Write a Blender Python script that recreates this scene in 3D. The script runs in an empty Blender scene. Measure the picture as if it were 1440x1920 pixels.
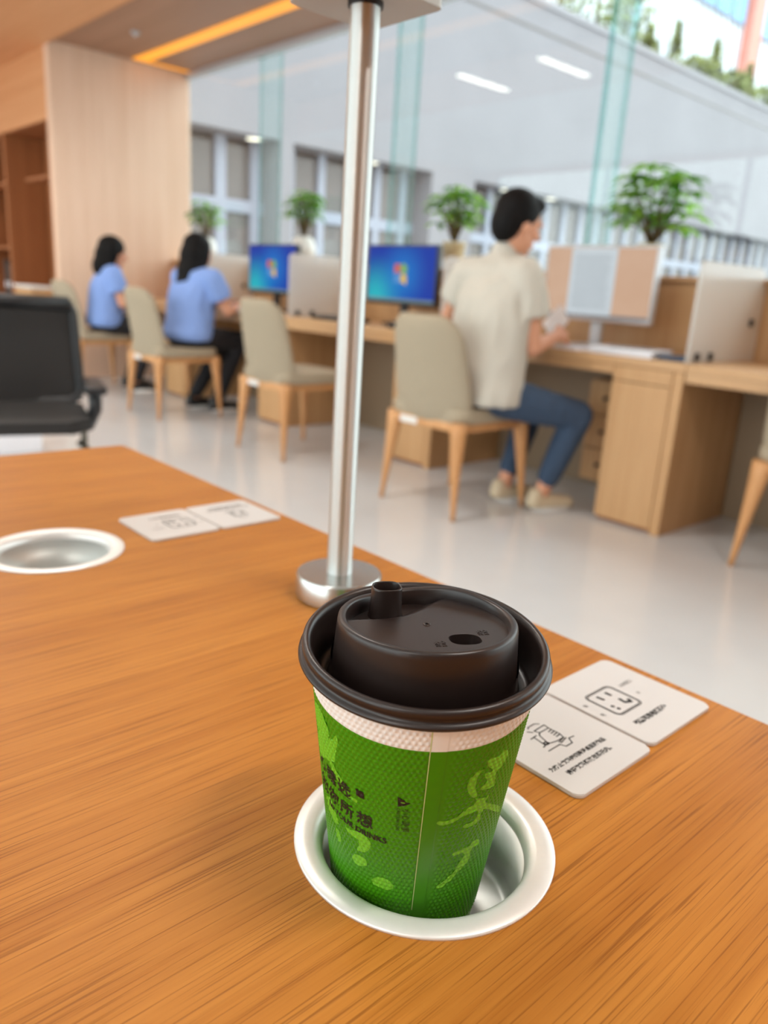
import bpy, bmesh, math, random
import numpy as np
from mathutils import Vector, Matrix, Quaternion
from mathutils.geometry import delaunay_2d_cdt
random.seed(7)
SC = bpy.context.scene
COL = SC.collection
PI = math.pi
# ------------------------------------------------------------------ camera
# world: X towards the window side, Y along the desk row, Z up, metres
def cam_setup():
    yaw, pitch, roll = math.radians(47.1), math.radians(16.22), math.radians(3.571)
    f = Vector((math.cos(yaw)*math.cos(pitch), math.sin(yaw)*math.cos(pitch), -math.sin(pitch)))
    r = Vector((math.sin(yaw), -math.cos(yaw), 0)); u = r.cross(f)
    c, s = math.cos(roll), math.sin(roll)
    r2 = c*r + s*u; u2 = -s*r + c*u
    cd = bpy.data.cameras.new('camera'); co = bpy.data.objects.new('camera', cd); COL.objects.link(co)
    m = Matrix((r2, u2, -f)).transposed().to_4x4(); m.translation = (0, 0, .97)
    co.matrix_world = m
    cd.sensor_fit = 'VERTICAL'; cd.sensor_height = 36; cd.lens = 36*1444/1920
    cd.clip_start = .01; cd.clip_end = 300
    cd.dof.use_dof = True; cd.dof.focus_distance = .285; cd.dof.aperture_fstop = 9.0
    SC.camera = co
cam_setup()
# ------------------------------------------------------------------ sky, exposure
SKY = 3.0
w = bpy.data.worlds.new('sky'); SC.world = w; w.use_nodes = True
bg = w.node_tree.nodes['Background']; bg.inputs[0].default_value = (.93, .97, 1, 1); bg.inputs[1].default_value = SKY
SC.view_settings.view_transform = 'Standard'; SC.view_settings.look = 'None'
SC.view_settings.exposure = 0.29; SC.view_settings.gamma = 1
SC.view_settings.use_curve_mapping = False
SC.cycles.max_bounces = 7; SC.cycles.diffuse_bounces = 3; SC.cycles.glossy_bounces = 3; SC.cycles.transparent_max_bounces = 24
SC.cycles.use_denoising = True; SC.cycles.use_adaptive_sampling = True; SC.cycles.adaptive_threshold = .03
SC.cycles.caustics_reflective = False; SC.cycles.caustics_refractive = False
SC.cycles.sample_clamp_indirect = 6
def portal(name, loc, rot, sx, sy):
    l = bpy.data.lights.new(name, 'AREA'); l.shape = 'RECTANGLE'; l.size = sx; l.size_y = sy; l.cycles.is_portal = True
    o = bpy.data.objects.new(name, l); o.location = loc; o.rotation_euler = rot; COL.objects.link(o)
portal('daylight_portal', (4.3, 1, 1.5), (0, PI/2, 0), 3.4, 13)       # street-side glazing
portal('daylight_portal', (-4.8, 4, 1.6), (0, -PI/2, 0), 3.2, 14)     # windows of the opposite wall
LAMP = 24.0   # watts per added hall lamp
# ------------------------------------------------------------------ helpers
def lin(r, g, b):
    f = lambda c: (c/255/12.92 if c/255 <= .04045 else ((c/255+.055)/1.055)**2.4)
    return (f(r), f(g), f(b), 1)
def new_mat(name):
    m = bpy.data.materials.new(name); m.use_nodes = True
    nt = m.node_tree; return m, nt, nt.nodes['Principled BSDF']
def plain(name, col, rough=.5, metal=0, noise=.06, nscale=30, spec=.5, bump=0, emis=None, estr=0, sheen=0):
    m, nt, p = new_mat(name)
    n = nt.nodes.new('ShaderNodeTexNoise'); n.inputs['Scale'].default_value = nscale; n.inputs['Detail'].default_value = 4
    tc = nt.nodes.new('ShaderNodeTexCoord'); nt.links.new(tc.outputs['Object'], n.inputs['Vector'])
    mr = nt.nodes.new('ShaderNodeMapRange'); mr.inputs['To Min'].default_value = 1-noise; mr.inputs['To Max'].default_value = 1+noise
    nt.links.new(n.outputs['Fac'], mr.inputs['Value'])
    mx = nt.nodes.new('ShaderNodeMix'); mx.data_type = 'RGBA'; mx.blend_type = 'MULTIPLY'; mx.inputs['Factor'].default_value = 1
    mx.inputs['A'].default_value = col; nt.links.new(mr.outputs['Result'], mx.inputs['B'])
    nt.links.new(mx.outputs['Result'], p.inputs['Base Color'])
    p.inputs['Roughness'].default_value = rough; p.inputs['Metallic'].default_value = metal
    p.inputs['Specular IOR Level'].default_value = spec
    if sheen: p.inputs['Sheen Weight'].default_value = sheen
    if bump:
        b = nt.nodes.new('ShaderNodeBump'); b.inputs['Strength'].default_value = bump; b.inputs['Distance'].default_value = .002
        nt.links.new(n.outputs['Fac'], b.inputs['Height']); nt.links.new(b.outputs[0], p.inputs['Normal'])
    if emis: p.inputs['Emission Color'].default_value = emis; p.inputs['Emission Strength'].default_value = estr
    return m
def wood(name, c1, c2, pore, along='X', s=1.0, rough=.4, porew=.5, spec=.5, bands=8):
    """fine straight-grained veneer; the grain runs along one object axis"""
    m, nt, p = new_mat(name); N = nt.nodes.new; L = nt.links.new
    tc = N('ShaderNodeTexCoord')
    def streak(across, length, detail=3, rough_=.55):
        mp = N('ShaderNodeMapping'); sc = [across*s]*3; sc['XYZ'.index(along)] = length*s
        mp.inputs['Scale'].default_value = sc; L(tc.outputs['Object'], mp.inputs['Vector'])
        n = N('ShaderNodeTexNoise'); n.inputs['Detail'].default_value = detail; n.inputs['Roughness'].default_value = rough_
        n.inputs['Scale'].default_value = 1; L(mp.outputs[0], n.inputs['Vector']); return n.outputs['Fac']
    broad = streak(bands*4, .9); mid = streak(180, 2.5, 4, .6); fine = streak(820, 11, 3, .6)
    cr = N('ShaderNodeValToRGB'); cr.color_ramp.elements[0].color = c2; cr.color_ramp.elements[1].color = c1
    cr.color_ramp.elements[0].position = .34; cr.color_ramp.elements[1].position = .62
    a = N('ShaderNodeMath'); a.operation = 'MULTIPLY_ADD'; a.inputs[1].default_value = .5; L(broad, a.inputs[0])
    h = N('ShaderNodeMath'); h.operation = 'MULTIPLY'; h.inputs[1].default_value = .5; L(mid, h.inputs[0]); L(h.outputs[0], a.inputs[2])
    L(a.outputs[0], cr.inputs['Fac'])
    pr = N('ShaderNodeValToRGB'); pr.color_ramp.elements[0].color = (1, 1, 1, 1); pr.color_ramp.elements[1].color = (0, 0, 0, 1)
    pr.color_ramp.elements[0].position = .36; pr.color_ramp.elements[1].position = .47; L(fine, pr.inputs['Fac'])
    k = N('ShaderNodeMath'); k.operation = 'MULTIPLY'; k.inputs[1].default_value = porew; L(pr.outputs[0], k.inputs[0])
    mx = N('ShaderNodeMix'); mx.data_type = 'RGBA'; L(k.outputs[0], mx.inputs['Factor']); L(cr.outputs[0], mx.inputs['A']); mx.inputs['B'].default_value = pore
    L(mx.outputs['Result'], p.inputs['Base Color'])
    p.inputs['Roughness'].default_value = rough; p.inputs['Specular IOR Level'].default_value = spec
    b = N('ShaderNodeBump'); b.inputs['Strength'].default_value = .12; b.inputs['Distance'].default_value = .0006
    inv = N('ShaderNodeMath'); inv.operation = 'SUBTRACT'; inv.inputs[0].default_value = 1; L(k.outputs[0], inv.inputs[1])
    L(inv.outputs[0], b.inputs['Height']); L(b.outputs[0], p.inputs['Normal'])
    return m
def glass(name, tint, refl=1.5, rough=0, body=0, bodycol=(1, 1, 1, 1)):
    """thin architectural glass: tinted see-through + Fresnel reflection (+ a little body colour)"""
    m = bpy.data.materials.new(name); m.use_nodes = True; nt = m.node_tree; nt.nodes.clear(); N = nt.nodes.new; L = nt.links.new
    o = N('ShaderNodeOutputMaterial'); t = N('ShaderNodeBsdfTransparent'); t.inputs[0].default_value = tint
    g = N('ShaderNodeBsdfGlossy'); g.inputs['Roughness'].default_value = rough
    f = N('ShaderNodeFresnel'); ge = N('ShaderNodeNewGeometry')        # same reflectance from both faces of the sheet
    ir = N('ShaderNodeMix'); ir.inputs[2].default_value = refl; ir.inputs[3].default_value = 1/refl
    L(ge.outputs['Backfacing'], ir.inputs[0]); L(ir.outputs[0], f.inputs[0])
    base = t.outputs[0]
    if body:
        d = N('ShaderNodeBsdfDiffuse'); d.inputs[0].default_value = bodycol
        d2 = N('ShaderNodeBsdfTranslucent'); d2.inputs[0].default_value = bodycol
        ad = N('ShaderNodeMixShader'); ad.inputs[0].default_value = .5; L(d.outputs[0], ad.inputs[1]); L(d2.outputs[0], ad.inputs[2])
        mb = N('ShaderNodeMixShader'); mb.inputs[0].default_value = body; L(t.outputs[0], mb.inputs[1]); L(ad.outputs[0], mb.inputs[2]); base = mb.outputs[0]
    mx = N('ShaderNodeMixShader'); L(f.outputs[0], mx.inputs[0]); L(base, mx.inputs[1]); L(g.outputs[0], mx.inputs[2]); L(mx.outputs[0], o.inputs[0])
    return m
def emit(name, col, st):
    m, nt, p = new_mat(name); p.inputs['Base Color'].default_value = (.02, .02, .02, 1)
    n = nt.nodes.new('ShaderNodeTexNoise'); n.inputs['Scale'].default_value = 3
    mr = nt.nodes.new('ShaderNodeMapRange'); mr.inputs['To Min'].default_value = st*.95; mr.inputs['To Max'].default_value = st*1.05
    nt.links.new(n.outputs['Fac'], mr.inputs['Value']); nt.links.new(mr.outputs[0], p.inputs['Emission Strength'])
    p.inputs['Emission Color'].default_value = col; return m
# ---- mesh helpers
def wl(o):
    v = Vector((0, 0, 0))
    while o is not None: v = v + o.location; o = o.parent
    return v
def obj(name, bm, mat, parent=None, smooth=False, world=True, auto=None):
    """link a bmesh / mesh as ONE object; world=True: vertices are in world space"""
    if isinstance(bm, bmesh.types.BMesh):
        me = bpy.data.meshes.new(name); bmesh.ops.recalc_face_normals(bm, faces=bm.faces[:]); bm.to_mesh(me); bm.free()
    else: me = bm
    for m in (mat if isinstance(mat, (list, tuple)) else [mat]): me.materials.append(m)
    if smooth: me.shade_smooth()
    if auto is not None:
        me.shade_smooth(); me.set_sharp_from_angle(angle=math.radians(auto))
    o = bpy.data.objects.new(name, me); COL.objects.link(o)
    if parent is not None:
        o.parent = parent
        if world: o.location = -wl(parent)
    return o
def tag(o, label=None, cat=None, group=None, kind=None):
    if label: o['label'] = label
    if cat: o['category'] = cat
    if group: o['group'] = group
    if kind: o['kind'] = kind
    return o
def thing(name, label, cat, loc=(0, 0, 0), group=None):
    o = bpy.data.objects.new(name, None); COL.objects.link(o); o.location = loc; o.empty_display_size = .05
    return tag(o, label, cat, group)
def dup(root, loc=None, rz=None, label=None, parent=None):
    c = root.copy(); COL.objects.link(c)
    if parent is not None: c.parent = parent
    if loc is not None: c.location = loc
    if rz is not None: c.rotation_euler = (0, 0, rz)
    if label: c['label'] = label
    for ch in list(root.children): dup(ch, parent=c)
    return c
def share(name, src, parent, loc=None, matrix=None):
    o = bpy.data.objects.new(name, src.data if hasattr(src, 'data') else src); COL.objects.link(o); o.parent = parent
    if matrix is not None: o.matrix_local = matrix
    elif loc is not None: o.location = loc
    return o
def B(): return bmesh.new()
def box(bm, x0, x1, y0, y1, z0, z1, bev=0, seg=2, mi=0):
    r = bmesh.ops.create_cube(bm, size=1)
    for v in r['verts']: v.co = Vector(((x0+x1)/2+v.co.x*(x1-x0), (y0+y1)/2+v.co.y*(y1-y0), (z0+z1)/2+v.co.z*(z1-z0)))
    fs = set(f for v in r['verts'] for f in v.link_faces)
    for f in fs: f.material_index = mi
    if bev:
        es = list(set(e for v in r['verts'] for e in v.link_edges))
        bmesh.ops.bevel(bm, geom=es, offset=bev, segments=seg, affect='EDGES', profile=.5)
    return bm
def bx(*a, **k): return box(B(), *a, **k)
def lathe(bm, prof, seg=48, c=(0, 0, 0), close=False, cap=False):
    c = Vector(c); rings = []
    for r, z in prof:
        rings.append([bm.verts.new(c+Vector((r*math.cos(2*PI*i/seg), r*math.sin(2*PI*i/seg), z))) for i in range(seg)])
    n = len(rings)
    for k in range(n if close else n-1):
        a, b = rings[k], rings[(k+1) % n]
        for i in range(seg): bm.faces.new((a[i], a[(i+1) % seg], b[(i+1) % seg], b[i]))
    if cap:
        bm.faces.new(rings[0][::-1]); bm.faces.new(rings[-1])
    return bm
def tube(bm, pts, rad, seg=10, cap=True, sq=None):
    """tube through points with a radius per point; sq=(a,b) stretches the section"""
    pts = [Vector(p) for p in pts]; n = len(pts)
    if not hasattr(rad, '__len__'): rad = [rad]*n
    t0 = (pts[1]-pts[0]).normalized(); up = Vector((0, 0, 1)) if abs(t0.z) < .9 else Vector((1, 0, 0))
    x = t0.cross(up).normalized(); rings = []
    for i, p in enumerate(pts):
        t = ((pts[min(i+1, n-1)]-pts[max(i-1, 0)])).normalized()
        x = (x-t*x.dot(t)).normalized(); y = t.cross(x)
        a, b = sq if sq else (1, 1)
        rings.append([bm.verts.new(p+rad[i]*(a*math.cos(2*PI*k/seg)*x+b*math.sin(2*PI*k/seg)*y)) for k in range(seg)])
    for k in range(n-1):
        for i in range(seg): bm.faces.new((rings[k][i], rings[k][(i+1) % seg], rings[k+1][(i+1) % seg], rings[k+1][i]))
    if cap: bm.faces.new(rings[0][::-1]); bm.faces.new(rings[-1])
    return bm
def prism(bm, outline, z0, z1):
    a = [bm.verts.new((x, y, z0)) for x, y in outline]; b = [bm.verts.new((x, y, z1)) for x, y in outline]; n = len(a)
    bm.faces.new(a[::-1]); bm.faces.new(b)
    for i in range(n): bm.faces.new((a[i], a[(i+1) % n], b[(i+1) % n], b[i]))
    return bm
def rrect(x0, x1, y0, y1, r, n=6):
    o = []
    for cx, cy, a in ((x1-r, y1-r, 0), (x0+r, y1-r, 90), (x0+r, y0+r, 180), (x1-r, y0+r, 270)):
        for k in range(n+1):
            t = math.radians(a+90*k/n); o.append((cx+r*math.cos(t), cy+r*math.sin(t)))
    return o
def circ(cx, cy, r, n=64): return [(cx+r*math.cos(2*PI*k/n), cy+r*math.sin(2*PI*k/n)) for k in range(n)]
def inpoly(x, y, P):
    c = False; j = len(P)-1
    for i in range(len(P)):
        if (P[i][1] > y) != (P[j][1] > y) and x < (P[j][0]-P[i][0])*(y-P[i][1])/(P[j][1]-P[i][1])+P[i][0]: c = not c
        j = i
    return c
def cdt(outer, holes=(), pts=(), lines=()):
    """triangulate a 2D region with holes; returns 2D verts and faces"""
    vs = []; es = []
    for loop in [outer]+list(holes):
        k = len(vs); n = len(loop); vs += [Vector(p) for p in loop]; es += [(k+i, k+(i+1) % n) for i in range(n)]
    for l in lines:
        k = len(vs); vs += [Vector(p) for p in l]; es += [(k+i, k+i+1) for i in range(len(l)-1)]
    vs += [Vector(p) for p in pts]
    v, e, f, *_ = delaunay_2d_cdt(vs, es, [], 0, 1e-7)
    out = []
    for t in f:
        cx = sum(v[i].x for i in t)/len(t); cy = sum(v[i].y for i in t)/len(t)
        if inpoly(cx, cy, outer) and not any(inpoly(cx, cy, h) for h in holes): out.append(t)
    return v, out
def slab(outer, holes, z0, z1):
    bm = B(); v, f = cdt(outer, holes)
    top = [bm.verts.new((p.x, p.y, z1)) for p in v]; bot = [bm.verts.new((p.x, p.y, z0)) for p in v]
    for t in f:
        bm.faces.new([top[i] for i in t]); bm.faces.new([bot[i] for i in reversed(t)])
    cnt = {}
    for t in f:
        for i in range(len(t)):
            e = (t[i], t[(i+1) % len(t)]); cnt[e] = 1
    for a, b in list(cnt):
        if (b, a) not in cnt: bm.faces.new((top[b], top[a], bot[a], bot[b]))
    loose = [x for x in bm.verts if not x.link_faces]
    bmesh.ops.delete(bm, geom=loose, context='VERTS')
    return bm
def text_mesh(body, size, align='CENTER', maxedge=None, bold=0):
    cu = bpy.data.curves.new('t', 'FONT'); cu.body = body; cu.size = size; cu.align_x = align; cu.align_y = 'CENTER'; cu.offset = bold
    cu.resolution_u = 3
    o = bpy.data.objects.new('t', cu); COL.objects.link(o)
    dg = bpy.context.evaluated_depsgraph_get(); dg.update()
    me = bpy.data.meshes.new_from_object(o.evaluated_get(dg))
    bpy.data.objects.remove(o); bpy.data.curves.remove(cu)
    bm = B(); bm.from_mesh(me); bpy.data.meshes.remove(me)
    if maxedge:
        for _ in range(4):
            bmesh.ops.triangulate(bm, faces=bm.faces[:])
            es = [e for e in bm.edges if e.calc_length() > maxedge]
            if not es: break
            bmesh.ops.subdivide_edges(bm, edges=es, cuts=1)
        bmesh.ops.triangulate(bm, faces=bm.faces[:])
    return bm
def xf(bm, f):
    for v in bm.verts: v.co = Vector(f(v.co.x, v.co.y, v.co.z))
    return bm
def bake(bm, voxel, smooth=4, name='b'):
    """union of overlapping closed shapes -> one continuous smooth surface"""
    me = bpy.data.meshes.new(name); bm.to_mesh(me); bm.free()
    o = bpy.data.objects.new(name, me); COL.objects.link(o)
    m = o.modifiers.new('r', 'REMESH'); m.mode = 'VOXEL'; m.voxel_size = voxel; m.use_smooth_shade = True
    if smooth: s = o.modifiers.new('s', 'SMOOTH'); s.iterations = smooth; s.factor = .5
    dg = bpy.context.evaluated_depsgraph_get(); dg.update()
    out = bpy.data.meshes.new_from_object(o.evaluated_get(dg))
    bpy.data.objects.remove(o); bpy.data.meshes.remove(me); out.name = name; return out
def ball(bm, c, r, rot=None, seg=14):
    r = Vector(r) if hasattr(r, '__len__') else Vector((r, r, r))
    g = bmesh.ops.create_uvsphere(bm, u_segments=seg, v_segments=max(8, seg*2//3), radius=1)
    for v in g['verts']:
        p = Vector((v.co.x*r.x, v.co.y*r.y, v.co.z*r.z)); v.co = Vector(c)+(rot @ p if rot else p)
def cone(bm, p0, r0, p1, r1, seg=12):
    tube(bm, [p0, Vector(p0).lerp(Vector(p1), .5), p1], [r0, (r0+r1)/2, r1], seg); ball(bm, p0, r0, seg=seg); ball(bm, p1, r1, seg=seg)
# ------------------------------------------------------------------ materials
M = {}
M['table'] = wood('oak_table_veneer', lin(200, 130, 54), lin(174, 105, 36), lin(122, 66, 18), 'X', 1.0, .42, .6, .16)
M['oak'] = wood('pale_oak_panel', lin(214, 170, 122), lin(196, 148, 100), lin(160, 112, 70), 'Z', .35, .45, .3)
M['oak_h'] = wood('pale_oak_top', lin(214, 172, 126), lin(198, 152, 106), lin(160, 112, 70), 'Y', .35, .4, .3)
M['wallwood'] = wood('light_wood_wall', lin(240, 206, 182), lin(230, 192, 164), lin(206, 160, 128), 'Z', .3, .5, .25)
M['orangewood'] = wood('warm_wood_soffit', lin(226, 166, 118), lin(212, 148, 100), lin(184, 120, 74), 'Y', .3, .5, .25)
M['brownwood'] = wood('brown_ceiling_panel', lin(170, 128, 104), lin(156, 116, 92), lin(130, 92, 72), 'Y', .3, .5, .2)
M['darkwood'] = wood('shelf_wood', lin(170, 108, 66), lin(150, 92, 54), lin(115, 66, 36), 'Z', .3, .5, .25)
M['chairwood'] = wood('ash_chair_wood', lin(222, 166, 112), lin(204, 146, 92), lin(160, 104, 60), 'Z', .6, .4, .3)
M['fabric'] = plain('beige_upholstery', lin(172, 158, 136), .75, noise=.08, nscale=250, bump=.2, spec=.3)
M['floor'] = plain('pale_floor', lin(220, 220, 221), .14, noise=.04, nscale=6, spec=.5)
M['white'] = plain('white_paint', lin(232, 230, 226), .6, noise=.02)
M['alu'] = plain('brushed_aluminium', (.58, .59, .575, 1), .25, 1, noise=.03, nscale=200)
def brushed(name, col, rough):
    m = plain(name, col, rough, 1, noise=.03, nscale=200); nt = m.node_tree; p = nt.nodes['Principled BSDF']
    tg = nt.nodes.new('ShaderNodeTangent'); tg.direction_type = 'RADIAL'; tg.axis = 'Z'; nt.links.new(tg.outputs[0], p.inputs['Tangent'])
    p.inputs['Anisotropic'].default_value = .92; p.inputs['Anisotropic Rotation'].default_value = .25; return m
M['pole'] = brushed('lengthwise_brushed_aluminium', (.66, .67, .655, 1), .46)
M['well'] = plain('spun_aluminium_well', (.66, .67, .64, 1), .44, .65, noise=.03, nscale=300)
M['aluring'] = plain('satin_ring_aluminium', (.92, .89, .86, 1), .36, .30, noise=.03, nscale=300)
M['lamphead'] = plain('lamp_head_metal', (.45, .43, .4, 1), .5, .4, noise=.03)
M['greenpaper'] = plain('green_cup_paper', lin(68, 142, 8), .34, noise=.05, nscale=300, spec=.35)
M['whitepaper'] = plain('white_cup_paper', lin(246, 244, 240), .5, noise=.03, nscale=300)
M['lightgreen'] = plain('light_green_print', lin(116, 190, 36), .42, noise=.05, nscale=300)
M['ink'] = plain('black_ink', (.012, .008, .006, 1), .5, noise=.1)
M['greyink'] = plain('grey_ink', lin(70, 66, 62), .6, noise=.1)
M['lid'] = plain('dark_brown_plastic', lin(42, 31, 28), .34, noise=.06, nscale=400, spec=.55)
M['acryl'] = plain('milky_acrylic', lin(218, 212, 208), .3, noise=.02, spec=.5)
M['black'] = plain('black_plastic', (.016, .016, .018, 1), .42, noise=.1)
M['mesh'] = plain('black_mesh_fabric', (.02, .017, .016, 1), .7, noise=.2, nscale=400)
M['steel'] = plain('grey_metal_tube', lin(120, 118, 108), .4, .8, noise=.05)
M['skin'] = plain('skin', lin(222, 160, 128), .5, noise=.05, nscale=20)
M['hair'] = plain('black_hair', (.008, .007, .007, 1), .6, noise=.3, nscale=120, bump=.5, spec=.12)
M['cream'] = plain('cream_shirt_cotton', lin(206, 200, 188), .8, noise=.04, nscale=60)
M['blue'] = plain('light_blue_shirt', lin(134, 164, 226), .8, noise=.05, nscale=60)
M['denim'] = plain('dark_denim', lin(58, 78, 104), .8, noise=.12, nscale=200)
M['blacktrouser'] = plain('black_trousers', (.012, .012, .016, 1), .8, noise=.15, nscale=120)
M['shoe'] = plain('beige_shoe', lin(216, 198, 168), .6)
M['paper'] = plain('white_paper', lin(246, 246, 252), .6, noise=.02)
M['beige'] = plain('beige_panel', lin(152, 128, 102), .6, noise=.03)
M['silver'] = plain('silver_plastic', lin(200, 200, 204), .35, .3, noise=.02)
M['concrete'] = plain('pale_concrete', lin(140, 138, 143), .85, noise=.10, nscale=.7)
M['concrete2'] = plain('pale_concrete_coping', lin(152, 151, 156), .85, noise=.06, nscale=1.2)
M['frame'] = plain('white_window_frame', lin(160, 165, 180), .5, noise=.02)
M['darkpane'] = plain('far_window_glass', lin(104, 98, 96), .12, noise=.15, nscale=.6)
M['court'] = plain('courtyard_paving', lin(170, 168, 164), .8, noise=.08, nscale=2)
M['leaf'] = plain('green_leaf', lin(146, 198, 66), .45, noise=.25, nscale=14)
M['leafd'] = plain('deep_green_leaf', lin(92, 144, 50), .45, noise=.25, nscale=14)
for k in ('leaf', 'leafd'):
    nt = M[k].node_tree; p = nt.nodes['Principled BSDF']; t = nt.nodes.new('ShaderNodeBsdfTranslucent'); mx = nt.nodes.new('ShaderNodeMixShader'); mx.inputs[0].default_value = .45
    nt.links.new(p.inputs['Base Color'].links[0].from_socket, t.inputs[0]); nt.links.new(p.outputs[0], mx.inputs[1]); nt.links.new(t.outputs[0], mx.inputs[2]); nt.links.new(mx.outputs[0], nt.nodes['Material Output'].inputs[0])
M['roofleaf'] = plain('roof_shrub_leaf', lin(132, 142, 78), .6, noise=.35, nscale=3)
M['stem'] = plain('brown_stem', lin(110, 90, 56), .7)
M['potw'] = plain('white_glazed_pot', lin(238, 236, 232), .25, noise=.02)
M['potc'] = plain('cream_pot', lin(222, 204, 164), .45, noise=.05)
M['soil'] = plain('soil', lin(60, 44, 32), .9, noise=.3, nscale=60)
M['pane'] = glass('window_pane', (.94, .98, .97, 1), 1.45)
M['fin'] = glass('glass_fin', (.86, .93, .925, 1), 1.3, 0, .03, (.6, .72, .7, 1))
M['finedge'] = glass('glass_fin_edge', (.36, .64, .62, 1), 1.35, .1, .2, (.30, .55, .53, 1))
M['frost'] = glass('frosted_acrylic', (.88, .87, .85, 1), 1.45, .2, .66, (.95, .93, .90, 1))
M['led'] = emit('amber_led', (1, .36, .025, 1), 1.05)
M['lampglow'] = emit('lamp_diffuser', (1, .93, .84, 1), 14)
M['spotglow'] = emit('spot_diffuser', (1, .90, .70, 1), 3.0)
# ================================================================== THE ROOM
CZ, GX, EY = 2.75, 3.87, 7.2          # ceiling height by the glass, glass plane, end wall
ST = dict(kind='structure')
tag(obj('floor', bx(-4.5, 4.05, -5, 11, -.1, 0), M['floor']), **ST)
tag(obj('ceiling', bx(2.62, 3.90, -5, EY, CZ, CZ+.5), M['brownwood']), **ST)               # band over the desks
tag(obj('ceiling', bx(1.6, 2.62, -5, 11, CZ-.03, 3.3), M['orangewood']), **ST)             # soffit beside it
tag(obj('ceiling', bx(-4.5, 1.6, -5, 11, 3.25, 3.35), M['white']), **ST)
tag(obj('wall_end', bx(2.62, GX+.03, EY, EY+.10, 0, CZ+.3), M['wallwood']), **ST)
tag(obj('wall_far', bx(-4.5, 2.62, 11, 11.1, 0, 3.3), M['wallwood']), **ST)
tag(obj('wall_back', bx(-4.5, 4.05, -5.1, -5, 0, 3.3), M['darkwood']), **ST)
# opposite wall with its big windows
wl_bm = B()
for a in ((-5, -1.6, 0, 3.3), (10.6, 11, 0, 3.3), (-1.6, 10.6, 0, .08), (-1.6, 10.6, 3.15, 3.3)): box(wl_bm, -4.6, -4.5, a[0], a[1], a[2], a[3])
tag(obj('wall_left', wl_bm, M['wallwood']), **ST)
win2 = tag(obj('window_2', bx(-4.59, -4.53, -1.6, 10.6, .08, .14), M['frame']), **ST)
for y in np.linspace(-1.6, 10.6, 6): obj('mullion', bx(-4.59, -4.53, y-.03, y+.03, .14, 3.15), M['frame'], win2)
for k in range(5):
    y0 = -1.6+k*2.44; obj('pane', bx(-4.57, -4.56, y0+.03, y0+2.41, .14, 3.15), M['pane'], win2)
# glazing behind the desks
win1 = tag(obj('window_1', bx(GX-.03, GX+.06, -5, EY, 0, .05), M['frame']), **ST)
obj('head_rail', bx(GX-.02, GX+.05, -5, EY, CZ-.045, CZ), M['silver'], win1)
FY = [5.975-1.66*k for k in range(7)]
edges = [EY]+FY+[-5]
for a, b in zip(edges[:-1], edges[1:]): obj('pane', bx(GX, GX+.012, b+.008, a-.008, .05, CZ), M['pane'], win1)
for y in FY:
    f = bx(GX+.014, GX+.215, y-.016, y+.016, 0, 4.2)
    for fc in f.faces:
        if abs(fc.normal.x) > .9: fc.material_index = 1
    obj('glass_fin', f, [M['fin'], M['finedge']], win1)
# LED cove in the ceiling band
led = thing('cove_light', 'glowing amber light slot in the brown ceiling band above the desks', 'light', (3.38, 6.0, CZ))
obj('lit_slot', bx(3.315, 3.45, -2, 7.14, CZ-.008, CZ-.002), M['led'], led)
obj('lit_slot', bx(3.45, 3.84, 7.10, 7.14, CZ-.008, CZ-.002), M['led'], led)
sp = thing('ceiling_sensor', 'small round sensor on the brown ceiling beside the amber slot', 'sensor', (3.0, 6.39, CZ))
obj('base', lathe(B(), [(.001, CZ), (.035, CZ), (.033, CZ-.012), (.001, CZ-.014)], 20, (3.0, 6.39, 0)), M['silver'], sp, smooth=True)
obj('probe', lathe(B(), [(.001, CZ-.012), (.014, CZ-.012), (.012, CZ-.03), (.001, CZ-.032)], 16, (3.0, 6.39, 0)), M['silver'], sp, smooth=True)
# unseen hall lamps added to brighten the room; only the soffit pair is reflected
def added_hall_lamp(x, y, label):
    t = thing('added_linear_lamp', label, 'ceiling lamp', (x, y, 3.25), 'unseen linear lamps added on the hall ceiling')
    obj('housing', bx(x-.46, x+.46, y-.04, y+.04, 3.215, 3.25, bev=.004), M['white'], t)
    obj('diffuser', bx(x-.45, x+.45, y-.032, y+.032, 3.205, 3.216), M['lampglow'], t)
    l = bpy.data.lights.new('added_lamp_light', 'AREA'); l.shape = 'RECTANGLE'; l.size = .9; l.size_y = .07; l.energy = LAMP; l.color = (1, .95, .89)
    lo = bpy.data.objects.new('added_lamp_light', l); COL.objects.link(lo); lo.parent = t; lo.location = (0, 0, -.05)
for x, y, lb in ((.94, 8.8, 'added unseen linear hall lamp at the far end on the soffit side'), (.94, 5.6, 'added unseen linear hall lamp on the soffit side beyond the table'),
                 (.94, 2.6, 'added unseen linear hall lamp above the near reading table'),
                 
                 (.94, -.8, 'added unseen linear hall lamp behind the viewer on window side'), (-2.6, -.8, 'added unseen linear hall lamp behind the viewer on hall side')):
    added_hall_lamp(x, y, lb)
for y, lb in ((4.95, 'linear lamp on the wood soffit, reflected left of the right fin'), (4.12, 'linear lamp on the wood soffit, reflected nearest the right fin')):
    t = thing('soffit_lamp', lb, 'ceiling lamp', (2.3, y, CZ-.03), 'linear lamps on the soffit')
    obj('housing', bx(1.99, 2.615, y-.04, y+.04, CZ-.055, CZ-.03, bev=.004), M['white'], t)
    obj('diffuser', bx(2.0, 2.605, y-.032, y+.032, CZ-.064, CZ-.054), M['lampglow'], t)
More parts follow.
